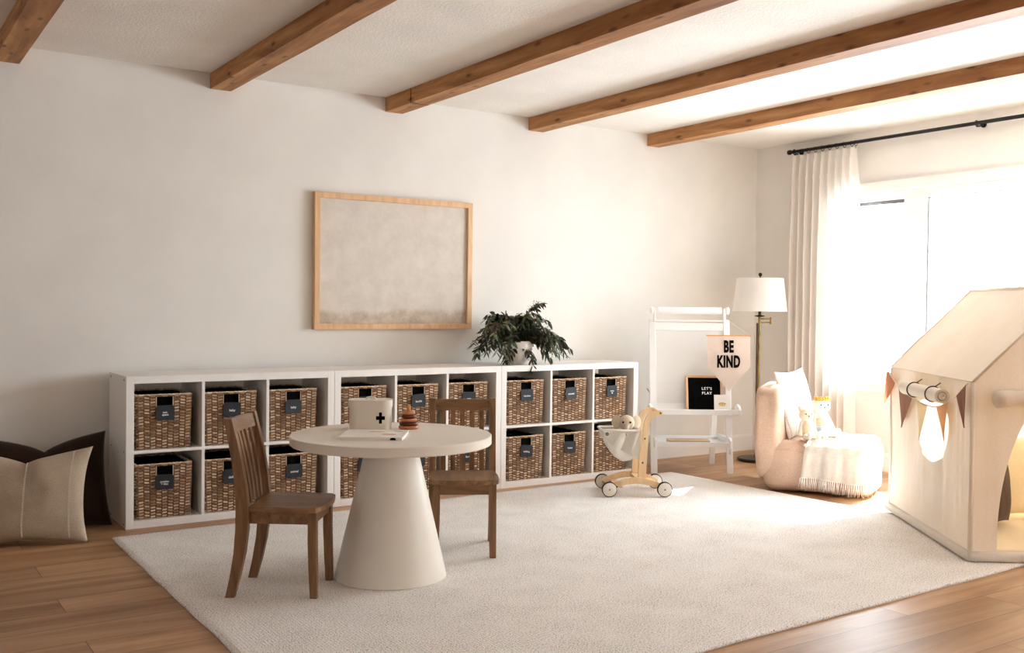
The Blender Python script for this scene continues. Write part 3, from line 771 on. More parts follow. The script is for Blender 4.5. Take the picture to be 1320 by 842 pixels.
# ------------------------------------------------------------ kids' chairs
def chair(label, loc, rz):
    t = thing('kids_chair', label, 'chair', loc, rz, "walnut children's chairs at the round table")
    sz = .352
    # seat: slightly scooped board with rounded front
    bm = new()
    pts = [(-.148, -.105), (.148, -.105), (.157, .03), (.158, .13), (.15, .158), (.13, .172), (.07, .181), (0, .184), (-.07, .181), (-.13, .172), (-.15, .158), (-.158, .13), (-.157, .03)]
    prism(bm, pts, sz - .022, sz, 'xy', .004); o = obj('seat', bm, 'chair', t)
    # front legs
    for s in (-1, 1):
        bm = new()
        sec = [(0, .014, .008), (.1, .0155, .004), (.22, .0165, .0), (.3305, .0165, 0)]
        rings = []
        for z, h, k in sec:
            cx, cy = s * (.126 + k * .4), .142 + k
            rings.append([bm.verts.new((cx + a * h, cy + b * h, z)) for a, b in ((-1, -1), (1, -1), (1, 1), (-1, 1))])
        for A, B in zip(rings, rings[1:]):
            for k in range(4): bm.faces.new((A[k], A[(k + 1) % 4], B[(k + 1) % 4], B[k]))
        bm.faces.new(rings[0]); bm.faces.new(rings[-1])
        bmesh.ops.bevel(bm, geom=[e for e in bm.edges if abs((e.verts[0].co - e.verts[1].co).z) > .02], offset=.003, segments=2, affect='EDGES')
        obj('leg', bm, 'chair_v', t)
    # rear posts, one sweep from foot to back top
    cl = [(0, -.172, .017), (.08, -.152, .019), (.17, -.135, .0215), (.26, -.126, .024), (.345, -.125, .024), (.43, -.132, .0215), (.52, -.146, .019), (.6, -.162, .0175), (.687, -.182, .016)]
    def post_y(z):
        for (a, y, h), (b, y2, h2) in zip(cl, cl[1:]):
            if z <= b: return lerp(y, y2, (z - a) / (b - a))
        return cl[-1][1]
    for s in (-1, 1):
        bm = new()
        front = [(y + h, z) for z, y, h in cl]; back = [(y - h, z) for z, y, h in cl][::-1]
        prism(bm, front + back, s * .143 - .0145, s * .143 + .0145, 'yz', .002)
        obj('leg', bm, 'chair_v', t)
    # crest rail, bowed backwards
    bm = new(); n = 12; z0, z1 = .628, .681
    rings = []
    for k in range(n + 1):
        x = lerp(-.1285, .1285, k / n); bow = -.012 * (1 - (x / .1285) ** 2)
        rings.append([bm.verts.new((x, post_y(z0) + bow + .009, z0)), bm.verts.new((x, post_y(z1) + bow + .008, z1)), bm.verts.new((x, post_y(z1) + bow - .008, z1)), bm.verts.new((x, post_y(z0) + bow - .009, z0))])
    for A, B in zip(rings, rings[1:]):
        for k in range(4): bm.faces.new((A[k], A[(k + 1) % 4], B[(k + 1) % 4], B[k]))
    bm.faces.new(rings[0]); bm.faces.new(rings[-1]); obj('top_rail', bm, 'chair_x', t)
    for k in range(5):
        x = (k - 2) * .0455; bow = -.012 * (1 - (x / .1285) ** 2); bm = new(); n = 8; rings = []
        for i in range(n + 1):
            z = lerp(.35, .63, i / n); y = post_y(z) + bow * i / n; w = .0115
            rings.append([bm.verts.new((x - w, y - .005, z)), bm.verts.new((x + w, y - .005, z)), bm.verts.new((x + w, y + .005, z)), bm.verts.new((x - w, y + .005, z))])
        for A, B in zip(rings, rings[1:]):
            for q in range(4): bm.faces.new((A[q], A[(q + 1) % 4], B[(q + 1) % 4], B[q]))
        bm.faces.new(rings[0]); bm.faces.new(rings[-1]); obj('slat', bm, 'chair_v', t)
    bm = new()
    box(bm, -.1095, .1095, .134, .15, .283, .3305, .001); box(bm, -.1285, .1285, -.135, -.12, .283, .3305, .001)
    for s in (-1, 1): box(bm, s * .128 - .008, s * .128 + .008, -.102, .1255, .283, .3305, .001)
    obj('apron', bm, 'chair_x', t)
    return t
def fwd_to_rz(fx, fy): return math.atan2(fy, fx) - PI / 2
c1f = V((.807, -.59, 0)); m1 = V((.4085, -1.9135, 0)) - c1f * .149
chair("walnut child's chair left of the round table, facing right with its side to the camera", (m1.x + .004, m1.y + .012, .0125), fwd_to_rz(.807, -.59))
c2f = V((-.476, -.88, 0)); m2 = V((1.143, -1.778, 0)) - c2f * .149
chair("walnut child's chair right behind the round table, facing the camera", (m2.x, m2.y, .0125), fwd_to_rz(-.476, -.88))

# ------------------------------------------------------------ things on the table
t = thing('first_aid_tin', 'cream enamel first aid tin with a black cross, on the round table', 'tin', (.737, -1.655, TZ), math.atan2(-.091, .167))
def rr(bm, hx, hy, r, z0, z1, inset=0, n=8):
    pts = []
    for cx, cy, a0 in ((hx - r, hy - r, 0), (-hx + r, hy - r, PI / 2), (-hx + r, -hy + r, PI), (hx - r, -hy + r, 1.5 * PI)):
        for k in range(n + 1):
            a = a0 + PI / 2 * k / n; pts.append((cx + r * cos(a), cy + r * sin(a)))
    return prism(bm, pts, z0, z1, 'xy', inset)
bm = new(); rr(bm, .091, .06, .045, 0, .098, .002, 12); obj('body', bm, 'tin', t)
bm = new(); rr(bm, .095, .064, .049, .095, .127, .012, 12); obj('lid', bm, 'tin', t)
bm = new(); tube(bm, [(-.02, 0, .126), (-.018, 0, .134), (0, 0, .138), (.018, 0, .134), (.02, 0, .126)], .004, 8); obj('handle', bm, 'tin', t)
bm = new(); a, b = .019, .0062; z = .052
prism(bm, [(-b, z - .024), (b, z - .024), (b, z - .008), (a, z - .008), (a, z + .008), (b, z + .008), (b, z + .024), (-b, z + .024), (-b, z + .008), (-a, z + .008), (-a, z - .008), (-b, z - .008)], -.0612, -.0602, 'xz')
o = obj('cross', bm, 'ink', t, loc=(.045, 0, 0))

t = thing('magazine', 'white softcover magazine lying on the round table in front of the tin', 'magazine', (.6415, -1.8955, TZ), math.atan2(-.145, .214))
hx, hy = .126, .122
bm = new(); box(bm, -hx, hx, -hy, hy, .0, .0105, .001); obj('pages', bm, 'page', t)
bm = new(); box(bm, -hx - .002, hx + .002, -hy - .002, hy + .002, .0105, .0118, .0004); obj('cover', bm, 'page', t)
for q, (x, y, sx_, sy_) in enumerate(((.062, -.03, .03, .02), (.0, .055, .032, .008), (.09, .07, .02, .006))):
    bm = new(); lathe(bm, [(0, 0), (1, 0), (1, .0004), (0, .0004)], 24, tr(x, y, .0118), sx=sx_, sy=sy_); obj('print', bm, 'print_pink' if q < 2 else 'print_grey', t)
bm = new(); prism(bm, [(.078, .0008), (.102, .0008), (.1, .0085), (.09, .0105), (.08, .0085)], -hy - .0034, -hy - .0005, 'xz'); obj('spine_mark', bm, 'ink', t)

t = thing('stacking_toy', 'wooden ring stacking toy in light and dark brown on the round table', 'toy', (.877, -1.742, TZ), .4)
zs = 0
for k, (r, m) in enumerate(((.0445, 'ring_light'), (.0415, 'ring_dark'), (.0365, 'ring_light'), (.0325, 'ring_dark'), (.029, 'ring_light'))):
    hh = .0155; bm = new()
    prof = [(0, 0)] + [(r - hh / 2 + hh / 2 * cos(a), hh / 2 + hh / 2 * sin(a)) for a in [(-90 + 15 * i) * PI / 180 for i in range(13)]] + [(0, hh)]
    dx = (.001 * (k % 2))
    lathe(bm, prof, 40, tr(dx, 0, zs)); obj('ring', bm, m, t, True); zs += hh
bm = new(); lathe(bm, [(0, zs), (.009, zs), (.0085, zs + .012), (.0075, zs + .022), (.004, zs + .027), (0, zs + .028)], 20); obj('peg', bm, 'peg', t, True)

# ------------------------------------------------------------ floor pillows
def lean(rx, rz): return (rx, 0, rz)
o = obj('throw_pillow', pillow_mesh(.60, .50, .17, .085, .07, seed=3), 'pillow_dark', None, True, (-.335, -.262, .004), lean(-.30, .03))
tag(o, 'dark brown velvet pillow leaning on the wall behind the beige one', 'pillow', None)
pb = thing('linen_pillow', 'beige linen pillow with two stitched lines, on the floor at the far left', 'pillow', (-.490, -.495, .004), 0, None, (-.36, 0, math.atan2(-.31, .95)))
obj('cushion', pillow_mesh(.585, .47, .15, .06, .11, seed=9, wr=.011), 'pillow_beige', pb, True)
bm = new()
def stitch(x):
    w, h, tt, ch = .585, .47, .15, .06
    k = 0
    for i in range(62):
        b = lerp(-.93, .93, i / 61); a = x / (w / 2)
        px = a * w / 2 * (1 - .11 * (1 - abs(b) ** 2.2) * abs(a) ** 3); pz = b * h / 2 * (1 - .11 * (1 - abs(a) ** 2.2) * abs(b) ** 3) - ch * math.exp(-abs(a) / .45) * max(0, (b + .1) / 1.1) ** 1.5
        th = tt / 2 * ((1 - abs(a) ** 2.6) ** .55) * ((1 - abs(b) ** 2.6) ** .55) * (1 - .45 * math.exp(-(a / .16) ** 2) * max(0, b) ** 1.2)
        th += .011 * noise.noise(V((px * 9 + 9, pz * 9, -3.1)))
        box(bm, px - .0035, px + .0035, -th - .0018, -th + .001, pz + h / 2 - .0014, pz + h / 2 + .0014)
stitch(.01); obj('stitching', bm, 'stitch', pb)
bm = new(); stitch(.213); obj('stitching', bm, 'stitch', pb)

# ------------------------------------------------------------ easel
def easel():
    t = thing('childrens_easel', "white wooden child's easel with a whiteboard, tray and paper roll, by the wall", 'easel', (3.821, -.383, .0), math.atan2(-.535, .845))
    hw = .286; Ht = 1.06; lw = .022
    yf, yb = -.212, .212
    def fy(z): return lerp(yf, -.03, z / Ht)
    def by(z): return lerp(yb, .03, z / Ht)
    for s in (-1, 1):
        bm = new(); x = s * (hw - lw)
        prism(bm, [(yf - .011, 0), (yf + .011, 0), (fy(Ht) + .011, Ht), (fy(Ht) - .011, Ht)], x - lw, x + lw, 'yz', .0015); obj('leg', bm, 'easel', t)
        bm = new(); x = s * (hw - .055); x0, x1 = x - .02, x + .02
        prism(bm, [(yb - .011, 0), (yb + .011, 0), (by(Ht - .02) + .011, Ht - .02), (by(Ht - .02) - .011, Ht - .02)], x0, x1, 'yz', .0015); obj('leg', bm, 'easel', t)
        bm = new(); xx = s * (hw + .004); tube(bm, [(s * (hw - .0), fy(.55), .55), (s * (hw + .003), 0, .57), (s * (hw - .03), by(.55), .55)], .0025, 6); obj('hinge_strap', bm, 'frame_grey', t)
    al = math.atan2(fy(Ht) - yf, Ht)
    # cross rails and whiteboard in the leaning front frame
    Fm = tr(0, yf, 0) @ rot('X', -al)
    L = Ht / cos(al)
    bm = new(); box(bm, -hw, hw, -.012, .012, L - .012, L, .001, mtx=Fm); obj('top_rail', bm, 'easel', t)
    bm = new(); box(bm, -hw + .044, hw - .044, -.010, .010, L - .075, L - .022, .001, mtx=Fm); obj('cross_rail', bm, 'easel', t)
    bm = new(); box(bm, -hw + .044, hw - .044, -.010, .010, .44, .485, .001, mtx=Fm); obj('cross_rail', bm, 'easel', t)
    bm = new(); box(bm, -hw + .044, hw - .044, -.002, .004, .485, L - .075, 0, mtx=Fm); obj('whiteboard', bm, 'board', t)
    bm = new(); Bm = tr(0, yb, 0) @ rot('X', al)
    box(bm, -hw + .075, hw - .075, -.003, .003, .5, L - .06, 0, mtx=Bm); obj('back_board', bm, 'board', t)
    # upper tray
    z = .418; y0 = fy(z) - .011
    bm = new(); box(bm, -hw - .01, hw + .028, y0 - .118, y0 - .1, z - .006, z + .03, .002); box(bm, -hw - .01, hw + .028, y0 - .1, y0, z - .006, z + .006, .001)
    for s in (-1, 1):
        x = hw + .028 if s > 0 else -hw - .01
        prism(bm, [(y0 - .122, z - .012), (y0 - .122, z + .028), (y0 - .112, z + .044), (y0 - .07, z + .06), (y0 - .03, z + .062), (y0, z + .05), (y0, z - .012)], x - .008, x + .008, 'yz', .002)
    obj('tray', bm, 'easel', t)
    # lower shelf between front and rear legs
    z = .195; xa, xb = -hw + .03, hw - .02
    bm = new(); box(bm, xa, xb, fy(z) - .03, fy(z) - .014, z - .015, z + .02, .002)
    box(bm, xa, xb, by(z) - .03, by(z) - .012, z - .015, z + .02, .002); box(bm, xa, xb, fy(z) - .014, by(z) - .03, z - .012, z - .004, 0)
    for s in (-1, 1):
        x = xb if s > 0 else xa
        prism(bm, [(fy(z) - .034, z - .018), (fy(z) - .034, z + .03), (fy(z) - .02, z + .046), (fy(z) + .01, z + .05), (by(z) - .02, z + .036), (by(z) - .012, z - .018)], x - .007, x + .007, 'yz', .002)
    obj('lower_shelf', bm, 'easel', t)
    # paper roll and its holders
    zr = 1.128; yr = -.045; xr = .262
    for s in (-1, 1):
        bm = new(); box(bm, s * (xr - .014) - .008, s * (xr - .014) + .008, yr - .012, yr + .012, Ht - .012, zr + .018, .003)
        lathe(bm, [(0, 0), (.022, 0), (.026, .006), (.026, .016), (.02, .022), (0, .022)], 24, tr(s * (xr - .004), yr, zr) @ rot('Y', s * PI / 2)); obj('roll_holder', bm, 'easel', t)
    bm = new(); lathe(bm, [(0, -.226), (.024, -.226), (.024, .226), (0, .226)], 40, tr(0, yr, zr) @ rot('Y', PI / 2)); o = obj('paper_roll', bm, 'roll', t, True); autosmooth(o)
    # small grey maker's lettering down the right front leg
    me = text_mesh("P'kolino", .02, .0003); 
    obj('lettering', me, 'glyph_grey', t, loc=(hw - lw, fy(.14) - .012, .135), rot=(-al, -PI / 2, 0))
    return t
E_ = easel()
em = Matrix.Translation((3.821, -.383, 0)) @ Matrix.Rotation(math.atan2(-.535, .845), 4, 'Z')
erz = math.atan2(-.535, .845)
def on_easel(x, y, z): return tuple(em @ V((x, y, z)))
yt = lerp(-.212, -.03, .418 / 1.06) - .011
# letter board
t = thing('letter_board', "black felt letter board reading LET'S PLAY in an oak frame on the easel tray", 'letter board', on_easel(.083, yt - .052, .4252), 0, None, (-.19, 0, erz))
s = .254; f = .014; bm = new()
box(bm, -s / 2, s / 2, -.01, .01, 0, f, .001); box(bm, -s / 2, s / 2, -.01, .01, s - f, s, .001); box(bm, -s / 2, -s / 2 + f, -.01, .01, f, s - f, .001); box(bm, s / 2 - f, s / 2, -.01, .01, f, s - f, .001)
obj('frame', bm, 'oak', t)
bm = new(); box(bm, -s / 2 + f, s / 2 - f, -.002, .008, f, s - f)
for k in range(26): box(bm, -s / 2 + f, s / 2 - f, -.0038, -.002, f + .003 + k * .0087, f + .008 + k * .0087)
obj('felt', bm, 'ink', t)
obj('letters', text_mesh("LET'S\nPLAY", .026, .001, .0005, 1.0, 1.25, line=1.22), 'chalk', t, loc=(.018, -.0055, .147))
# card with a gold bee
t = thing('greeting_card', 'small off-white card with a gold bee emblem leaning on the letter board', 'card', on_easel(.199, yt - .086, .4252), 0, None, (-.16, 0, erz))
bm = new(); box(bm, -.056, .056, -.001, .001, 0, .124); obj('card', bm, 'page', t)
bm = new()
lathe(bm, [(0, 0), (.006, 0), (.006, .0006), (0, .0006)], 16, tr(0, -.001, .06) @ rot('X', PI / 2), sy=2.2)
for s in (-1, 1):
    lathe(bm, [(0, 0), (.013, 0), (.013, .0006), (0, .0006)], 16, tr(s * .015, -.001, .064) @ rot('Y', s * .3) @ rot('X', PI / 2), sy=.42)
    lathe(bm, [(0, 0), (.01, 0), (.01, .0006), (0, .0006)], 16, tr(s * .013, -.001, .054) @ rot('Y', -s * .4) @ rot('X', PI / 2), sy=.36)
box(bm, -.032, .032, -.0016, -.001, .0455, .047); obj('bee_emblem', bm, 'gold', t)
# flat kraft pad on the lower shelf
bm = new(); rr(bm, .145, .075, .02, 0, .022, .003, 5)
o = obj('paper_pad', bm, 'cardboard', None, loc=on_easel(-.0, -.06, .1935), rot=(0, 0, erz)); tag(o, 'brown kraft pad lying on the lower shelf of the easel', 'paper pad')
# banner BE KIND
t = thing('pennant_banner', 'natural canvas pennant with black words BE KIND hanging from the easel top', 'banner', on_easel(.248, -.185, .955), 0, None, (-.06, 0, erz + .02))
bw = .150
bm = new()
def bn(u, v):
    x = lerp(-bw, bw, u); a = abs(x) / bw
    zb = -.385 + (.385 - .215) * a ** 1.0; zb = max(-.385, zb)
    z = lerp(0, zb, v)
    return V((x, -.002 + .004 * sin(x * 22) * v, z))
grid(bm, 24, 20, bn)
bmesh.ops.solidify(bm, geom=bm.faces[:], thickness=.002)
obj('cloth', bm, 'banner', t)
bm = new(); rod(bm, (-bw - .007, 0, .002), (bw + .007, 0, .002), .004, 10); obj('dowel', bm, 'peg', t)
bm = new(); top = (-.045, .125, .163)
tube(bm, [(-bw, 0, .003), (lerp(-bw, top[0], .5), .06, .083), top, (lerp(bw, top[0], .5), .06, .083), (bw, 0, .003)], .0011, 5); obj('cord', bm, 'cord', t)
obj('lettering', text_mesh('BE', .112, .001, .0052, .56, 1.1), 'ink', t, loc=(-.003, -.0065, -.078))
obj('lettering', text_mesh('KIND', .112, .001, .0052, .56, 1.1), 'ink', t, loc=(-.003, -.0065, -.182))

# ------------------------------------------------------------ toy wagon
def wagon():
    t = thing('toy_walker_wagon', 'birch plywood toy walker with white wheels and a cream canvas bag, on the rug', 'toy wagon', (2.836, -.953, .0125), math.atan2(.505, -.863))
    # local x = front (bag side), y = towards camera
    wr = .0455
    for sx_, nm in ((.1665, 'f'), (-.1665, 'r')):
        for s in (-1, 1):
            yy = s * .145
            bm = new(); Mx = tr(sx_, yy, wr) @ rot('X', -s * PI / 2)
            lathe(bm, [(0, -.01), (wr - .004, -.01), (wr - .004, .01), (wr - .008, .0125), (0, .0125)], 40, Mx); o = obj('wheel', bm, 'wheelwhite', t, True); autosmooth(o)
            bm = new(); lathe(bm, [(wr - .0045, -.011), (wr - .001, -.011), (wr, -.008), (wr, .008), (wr - .001, .011), (wr - .0045, .011)], 40, Mx, cap=False); obj('tyre', bm, 'rubber', o)
            bm = new(); lathe(bm, [(0, .0125), (.006, .0125), (.005, .0155), (0, .016)], 12, Mx); obj('hub_bolt', bm, 'steel', o)
        bm = new(); rod(bm, (sx_, -.135, wr), (sx_, .135, wr), .006, 12); obj('axle', bm, 'steel', t)
    for s in (-1, 1):
        y0, y1 = sorted((s * .112, s * .127))
        # arched base plank
        bm = new(); up = []; dn = []
        for k in range(25):
            x = lerp(.178, -.178, k / 24); q = x / .178
            up.append((x, .064 + .050 * (1 - abs(q) ** 1.7))); dn.append((x, .024 + .052 * (1 - abs(q) ** 1.9) * (1 if True else 1)))
        prism(bm, up + dn[::-1], y0, y1, 'xz', .002); obj('base_rail', bm, 'ply', t)
        # swan-neck handle post
        y0, y1 = sorted((s * .0965, s * .1115)); bm = new()
        cl = [(-.032, .07, .024), (-.037, .16, .024), (-.043, .26, .023), (-.050, .34, .021), (-.056, .40, .019), (-.062, .445, .018), (-.078, .478, .018), (-.104, .494, .017), (-.126, .498, .016), (-.142, .499, .0135)]
        L_ = []; R_ = []
        for i, (x, z, h) in enumerate(cl):
            a = cl[max(0, i - 1)]; b = cl[min(len(cl) - 1, i + 1)]
            d = V((b[0] - a[0], b[1] - a[1])).normalized(); nn = V((-d.y, d.x))
            L_.append((x + nn.x * h, z + nn.y * h)); R_.append((x - nn.x * h, z - nn.y * h))
        tip = [(-.142 - .0135 * sin(PI * k / 6), .499 - .0135 * cos(PI * k / 6)) for k in range(1, 6)]
        prism(bm, L_ + tip + R_[::-1], y0, y1, 'xz', .0015); obj('handle_post', bm, 'ply', t)
        for x, z in ((-.142, .499), (-.05, .345), (-.038, .20)):
            bm = new(); lathe(bm, [(0, 0), (.0055, 0), (.0045, .002), (0, .0025)], 12, tr(x, s * .1115, z) @ rot('X', -s * PI / 2)); obj('bolt', bm, 'bronze', t)
        bm = new(); lathe(bm, [(0, 0), (.005, 0), (.004, .002), (0, .0025)], 12, tr(.118, s * .127, .058) @ rot('X', -s * PI / 2)); obj('bolt', bm, 'bronze', t)
    bm = new(); rod(bm, (-.142, -.097, .499), (-.142, .097, .499), .0095, 16); obj('handlebar', bm, 'ply', t)
    bm = new(); box(bm, .085, .125, -.112, .112, .05, .062, .001); box(bm, -.13, -.09, -.112, .112, .06, .072, .001); box(bm, -.06, -.005, -.112, .112, .09, .102, .001); obj('cross_bar', bm, 'ply', t)
    # canvas bag slung between a front arm frame and the posts
    bm = new()
    def bag(u, v):
        # u across profile (x), going from post rim down and round to front rim; v across width
        a = u
        x = [-.022, -.015, .0, .03, .075, .12, .158, .188, .205][min(8, int(a * 8))]; x2 = [-.022, -.015, .0, .03, .075, .12, .158, .188, .205][min(8, int(a * 8) + 1)]
        z = [.385, .31, .245, .205, .198, .222, .275, .34, .392][min(8, int(a * 8))]; z2 = [.385, .31, .245, .205, .198, .222, .275, .34, .392][min(8, int(a * 8) + 1)]
        fz = a * 8 - int(a * 8); X = lerp(x, x2, fz); Z = lerp(z, z2, fz)
        y = lerp(-.092, .092, v); e = abs(v * 2 - 1)
        Z += .012 * (e ** 4) * (1 - abs(u * 2 - 1)) + .004 * noise.noise(V((X * 20, y * 20, 0)))
        return V((X, y, Z))
    gv = grid(bm, 32, 14, bag)
    rim = .392
    for jj, s in ((0, -1), (14, 1)):
        # side cheeks, softly folded towards the belly
        prev = None; n = 10
        cols = []
        for i in range(33):
            vb = gv[i][jj]; col = [vb]
            xt = lerp(-.024, .206, i / 32)
            for k in range(1, n + 1):
                f_ = k / n; x = lerp(vb.co.x, xt, f_); zz = lerp(vb.co.z, rim, f_)
                fold = .010 * sin((x * 60) + zz * 25) * sin(PI * f_) * (1 if x > .0 else .3)
                col.append(bm.verts.new((x, s * (.092 + .010 * sin(PI * f_ * .8) + fold * .7), zz)))
            cols.append(col)
        for A, B in zip(cols, cols[1:]):
            for k in range(n): bm.faces.new((A[k], B[k], B[k + 1], A[k + 1]))
    bmesh.ops.remove_doubles(bm, verts=bm.verts, dist=.001)
    obj('canvas_bag', bm, 'bagcloth', t, True)
    bm = new(); c = [(-.024, -.096), (.196, -.096), (.207, -.085), (.207, .085), (.196, .096), (-.024, .096)]
    tube(bm, [(x, y, .392) for x, y in c], .007, 8, closed=True); obj('bag_rim', bm, 'bagcloth', t, True)
    # plain upper band of the bag
    bm = new()
    for s in (-1, 1):
        def band(u, v): return V((lerp(-.024, .199, u), s * (.100 + .003 * sin(PI * v)), lerp(.392, .392 - .055 - .13 * (1 - u) ** 1.0, v)))
        grid(bm, 20, 8, band)
    bmesh.ops.solidify(bm, geom=bm.faces[:], thickness=.0015)
    obj('bag_side', bm, 'bagcloth', t, True)
    for s in (-1, 1):
        bm = new(); lathe(bm, [(0, 0), (.0115, 0), (.0115, .004), (.009, .006), (0, .006)], 20, tr(.178, s * .1045, .372) @ rot('X', -s * PI / 2)); obj('bolt', bm, 'steel', t)
    return t
wagon()
wm = Matrix.Translation((2.836, -.953, .0125)) @ Matrix.Rotation(math.atan2(.505, -.863), 4, 'Z')
wrz = math.atan2(.505, -.863)
# plush elephant riding in the bag
t = thing('plush_elephant', 'cream plush elephant sitting in the canvas bag of the toy walker', 'stuffed toy', tuple(wm @ V((.045, .0, .262))), -.65); t.scale = (1.15,) * 3
bm = new(); ball(bm, (0, 0, .05), (.05, .045, .062)); ball(bm, (0, -.012, .145), (.043, .04, .042))
limb(bm, (0, -.045, .135), (0, -.072, .098), .015, .011, 5); limb(bm, (0, -.072, .098), (0, -.09, .092), .011, .009, 3)
limb(bm, (-.035, -.02, .09), (-.05, -.06, .07), .016, .015); limb(bm, (.035, -.02, .09), (.05, -.06, .07), .016, .015)
o = obj('body', fuse(bm, .005, 4), 'plush', t, True)
for s in (-1, 1):
    bm = new(); ball(bm, (s * .052, .0, .148), (.03, .008, .036), rot('Z', s * .5)); obj('ear', bm, 'plush', t, True)
    bm = new(); ball(bm, (s * .019, -.049, .152), .0052); obj('eye', bm, 'ink', t, True)

# ------------------------------------------------------------ floor lamp
t = thing('floor_lamp', 'brass swing-arm floor lamp with a white drum shade in the corner', 'lamp', (4.551, -.385, .0))
bm = new(); lathe(bm, [(0, 0), (.145, 0), (.15, .004), (.15, .018), (.144, .024), (.03, .028), (.018, .04), (0, .04)], 56); o = obj('base', bm, 'bronze', t, True); autosmooth(o)
a_in = (-.48, .0)
rx, ry = .8335, -.5525
bm = new(); rod(bm, (0, 0, .03), (0, 0, 1.09), .0095, 18); o = obj('pole', bm, 'brass', t, True); autosmooth(o)
bm = new(); rod(bm, (-rx * .017, -ry * .017, .03), (-rx * .017, -ry * .017, 1.04), .006, 14); o = obj('side_rod', bm, 'bronze', t, True); autosmooth(o)
bm = new(); rod(bm, (0, 0, 1.072), (rx * .085, ry * .085, 1.072), .0055, 10); rod(bm, (0, 0, 1.045), (rx * .085, ry * .085, 1.045), .0055, 10); rod(bm, (rx * .085, ry * .085, 1.032), (rx * .085, ry * .085, 1.085), .0085, 12)
obj('swing_arm', bm, 'brass', t)
bm = new(); lathe(bm, [(0, 1.085), (.012, 1.085), (.038, 1.092), (.038, 1.096), (.012, 1.1), (.011, 1.16), (0, 1.16)], 28); obj('socket', bm, 'bronze', t, True)
bm = new(); rod(bm, (0, 0, 1.15), (0, 0, 1.38), .003, 8); 
for k in range(3): rod(bm, (0, 0, 1.372), (.17 * cos(2.1 * k), .17 * sin(2.1 * k), 1.372), .002, 6)
obj('harp', bm, 'brass', t)
bm = new(); lathe(bm, [(.1985, 1.128), (.2, 1.128), (.172, 1.376), (.1705, 1.376), (.1985, 1.128)], 64, cap=False); o = obj('lamp_shade', bm, 'shade', t, True); autosmooth(o)
bm = new(); lathe(bm, [(0, 1.372), (.008, 1.374), (.008, 1.384), (.004, 1.388), (.012, 1.396), (.0145, 1.405), (.011, 1.415), (0, 1.42)], 20); obj('finial', bm, 'bronze', t, True)

# ------------------------------------------------------------ curtain and rod
RX, RZ = 4.895, 2.357
t = thing('curtain_rod', 'long black curtain rod mounted above the window', 'curtain rod', (RX, -.35, RZ))
bm = new(); rod(bm, (0, 0, 0), (0, -2.0, 0), .0125, 16); rod(bm, (0, -1.99, 0), (0, -4.35, 0), .0105, 16); obj('rod', bm, 'black', t, True)
for yy in (0.0, -4.35):
    bm = new(); lathe(bm, [(0, -.012), (.017, -.012), (.019, 0), (.017, .014), (.008, .02), (0, .02)], 20, tr(0, yy, 0) @ rot('X', -PI / 2 if yy == 0 else PI / 2)); obj('finial', bm, 'black', t, True)
for yy in (-.045, -1.53, -4.25):
    bm = new(); rod(bm, (0, yy, 0), (.085, yy, 0), .006, 10); lathe(bm, [(0, 0), (.02, 0), (.02, .006), (0, .006)], 20, tr(.079, yy, 0) @ rot('Y', PI / 2))
    tube(bm, [(.017 * cos(a), yy, .017 * sin(a)) for a in [k * PI / 8 for k in range(16)]], .003, 6, closed=True)
    box(bm, -.006, .006, yy - .04, yy, -.026, -.017, .002)
    obj('bracket', bm, 'black', t)
CY0, CY1 = -.375, -.965
t = thing('curtain', 'white linen pinch-pleat curtain hanging at the left side of the window', 'curtain', (RX, CY0, .0))
NP = 9; span = CY1 - CY0
topz = RZ - .035
bm = new()
def cur(u, v):
    z = lerp(topz, .012, v)
    ph = u * NP; f = ph - math.floor(ph)
    # pinched pleats at the head relax to round folds
    pinch = math.exp(-((1 - v) * 0 + v) * 14)
    s = cos(2 * PI * (f - .5))
    sharp = (max(0, s) ** 3) * 1.1 - .1
    soft = s
    amp = lerp(.036, .052, min(1, v * 3))
    k = min(1, v * 9)
    shape = lerp(sharp, soft, k)
    x = -amp * shape * (1 + .25 * noise.noise(V((math.floor(ph) * 3.1, v * 1.5, 0))))
    y = span * u + .012 * noise.noise(V((u * 6, v * 2.2, 4))) * v * 2 + .008 * sin(4 * PI * f) * k
    if v < .02: x *= .8
    return V((min(x, .05), y, z))
grid(bm, NP * 16, 60, cur)
o = obj('fabric', bm, 'curtain', t, True)
for k in range(NP + 1):
    u = (k + (.5 if k < NP else .35)) / (NP + .6)
    y = span * min(.99, (k + .35) / NP) if k < NP else span * .985
    bm = new(); tube(bm, [(.0185 * cos(a), y + .002 * sin(a), RZ + .0185 * sin(a) - .006) for a in [q * PI / 10 for q in range(20)]], .0022, 6, closed=True)
    tube(bm, [(0, y, RZ - .026), (0, y, RZ - .045)], .002, 5)
    obj('curtain_ring', bm, 'black', t)

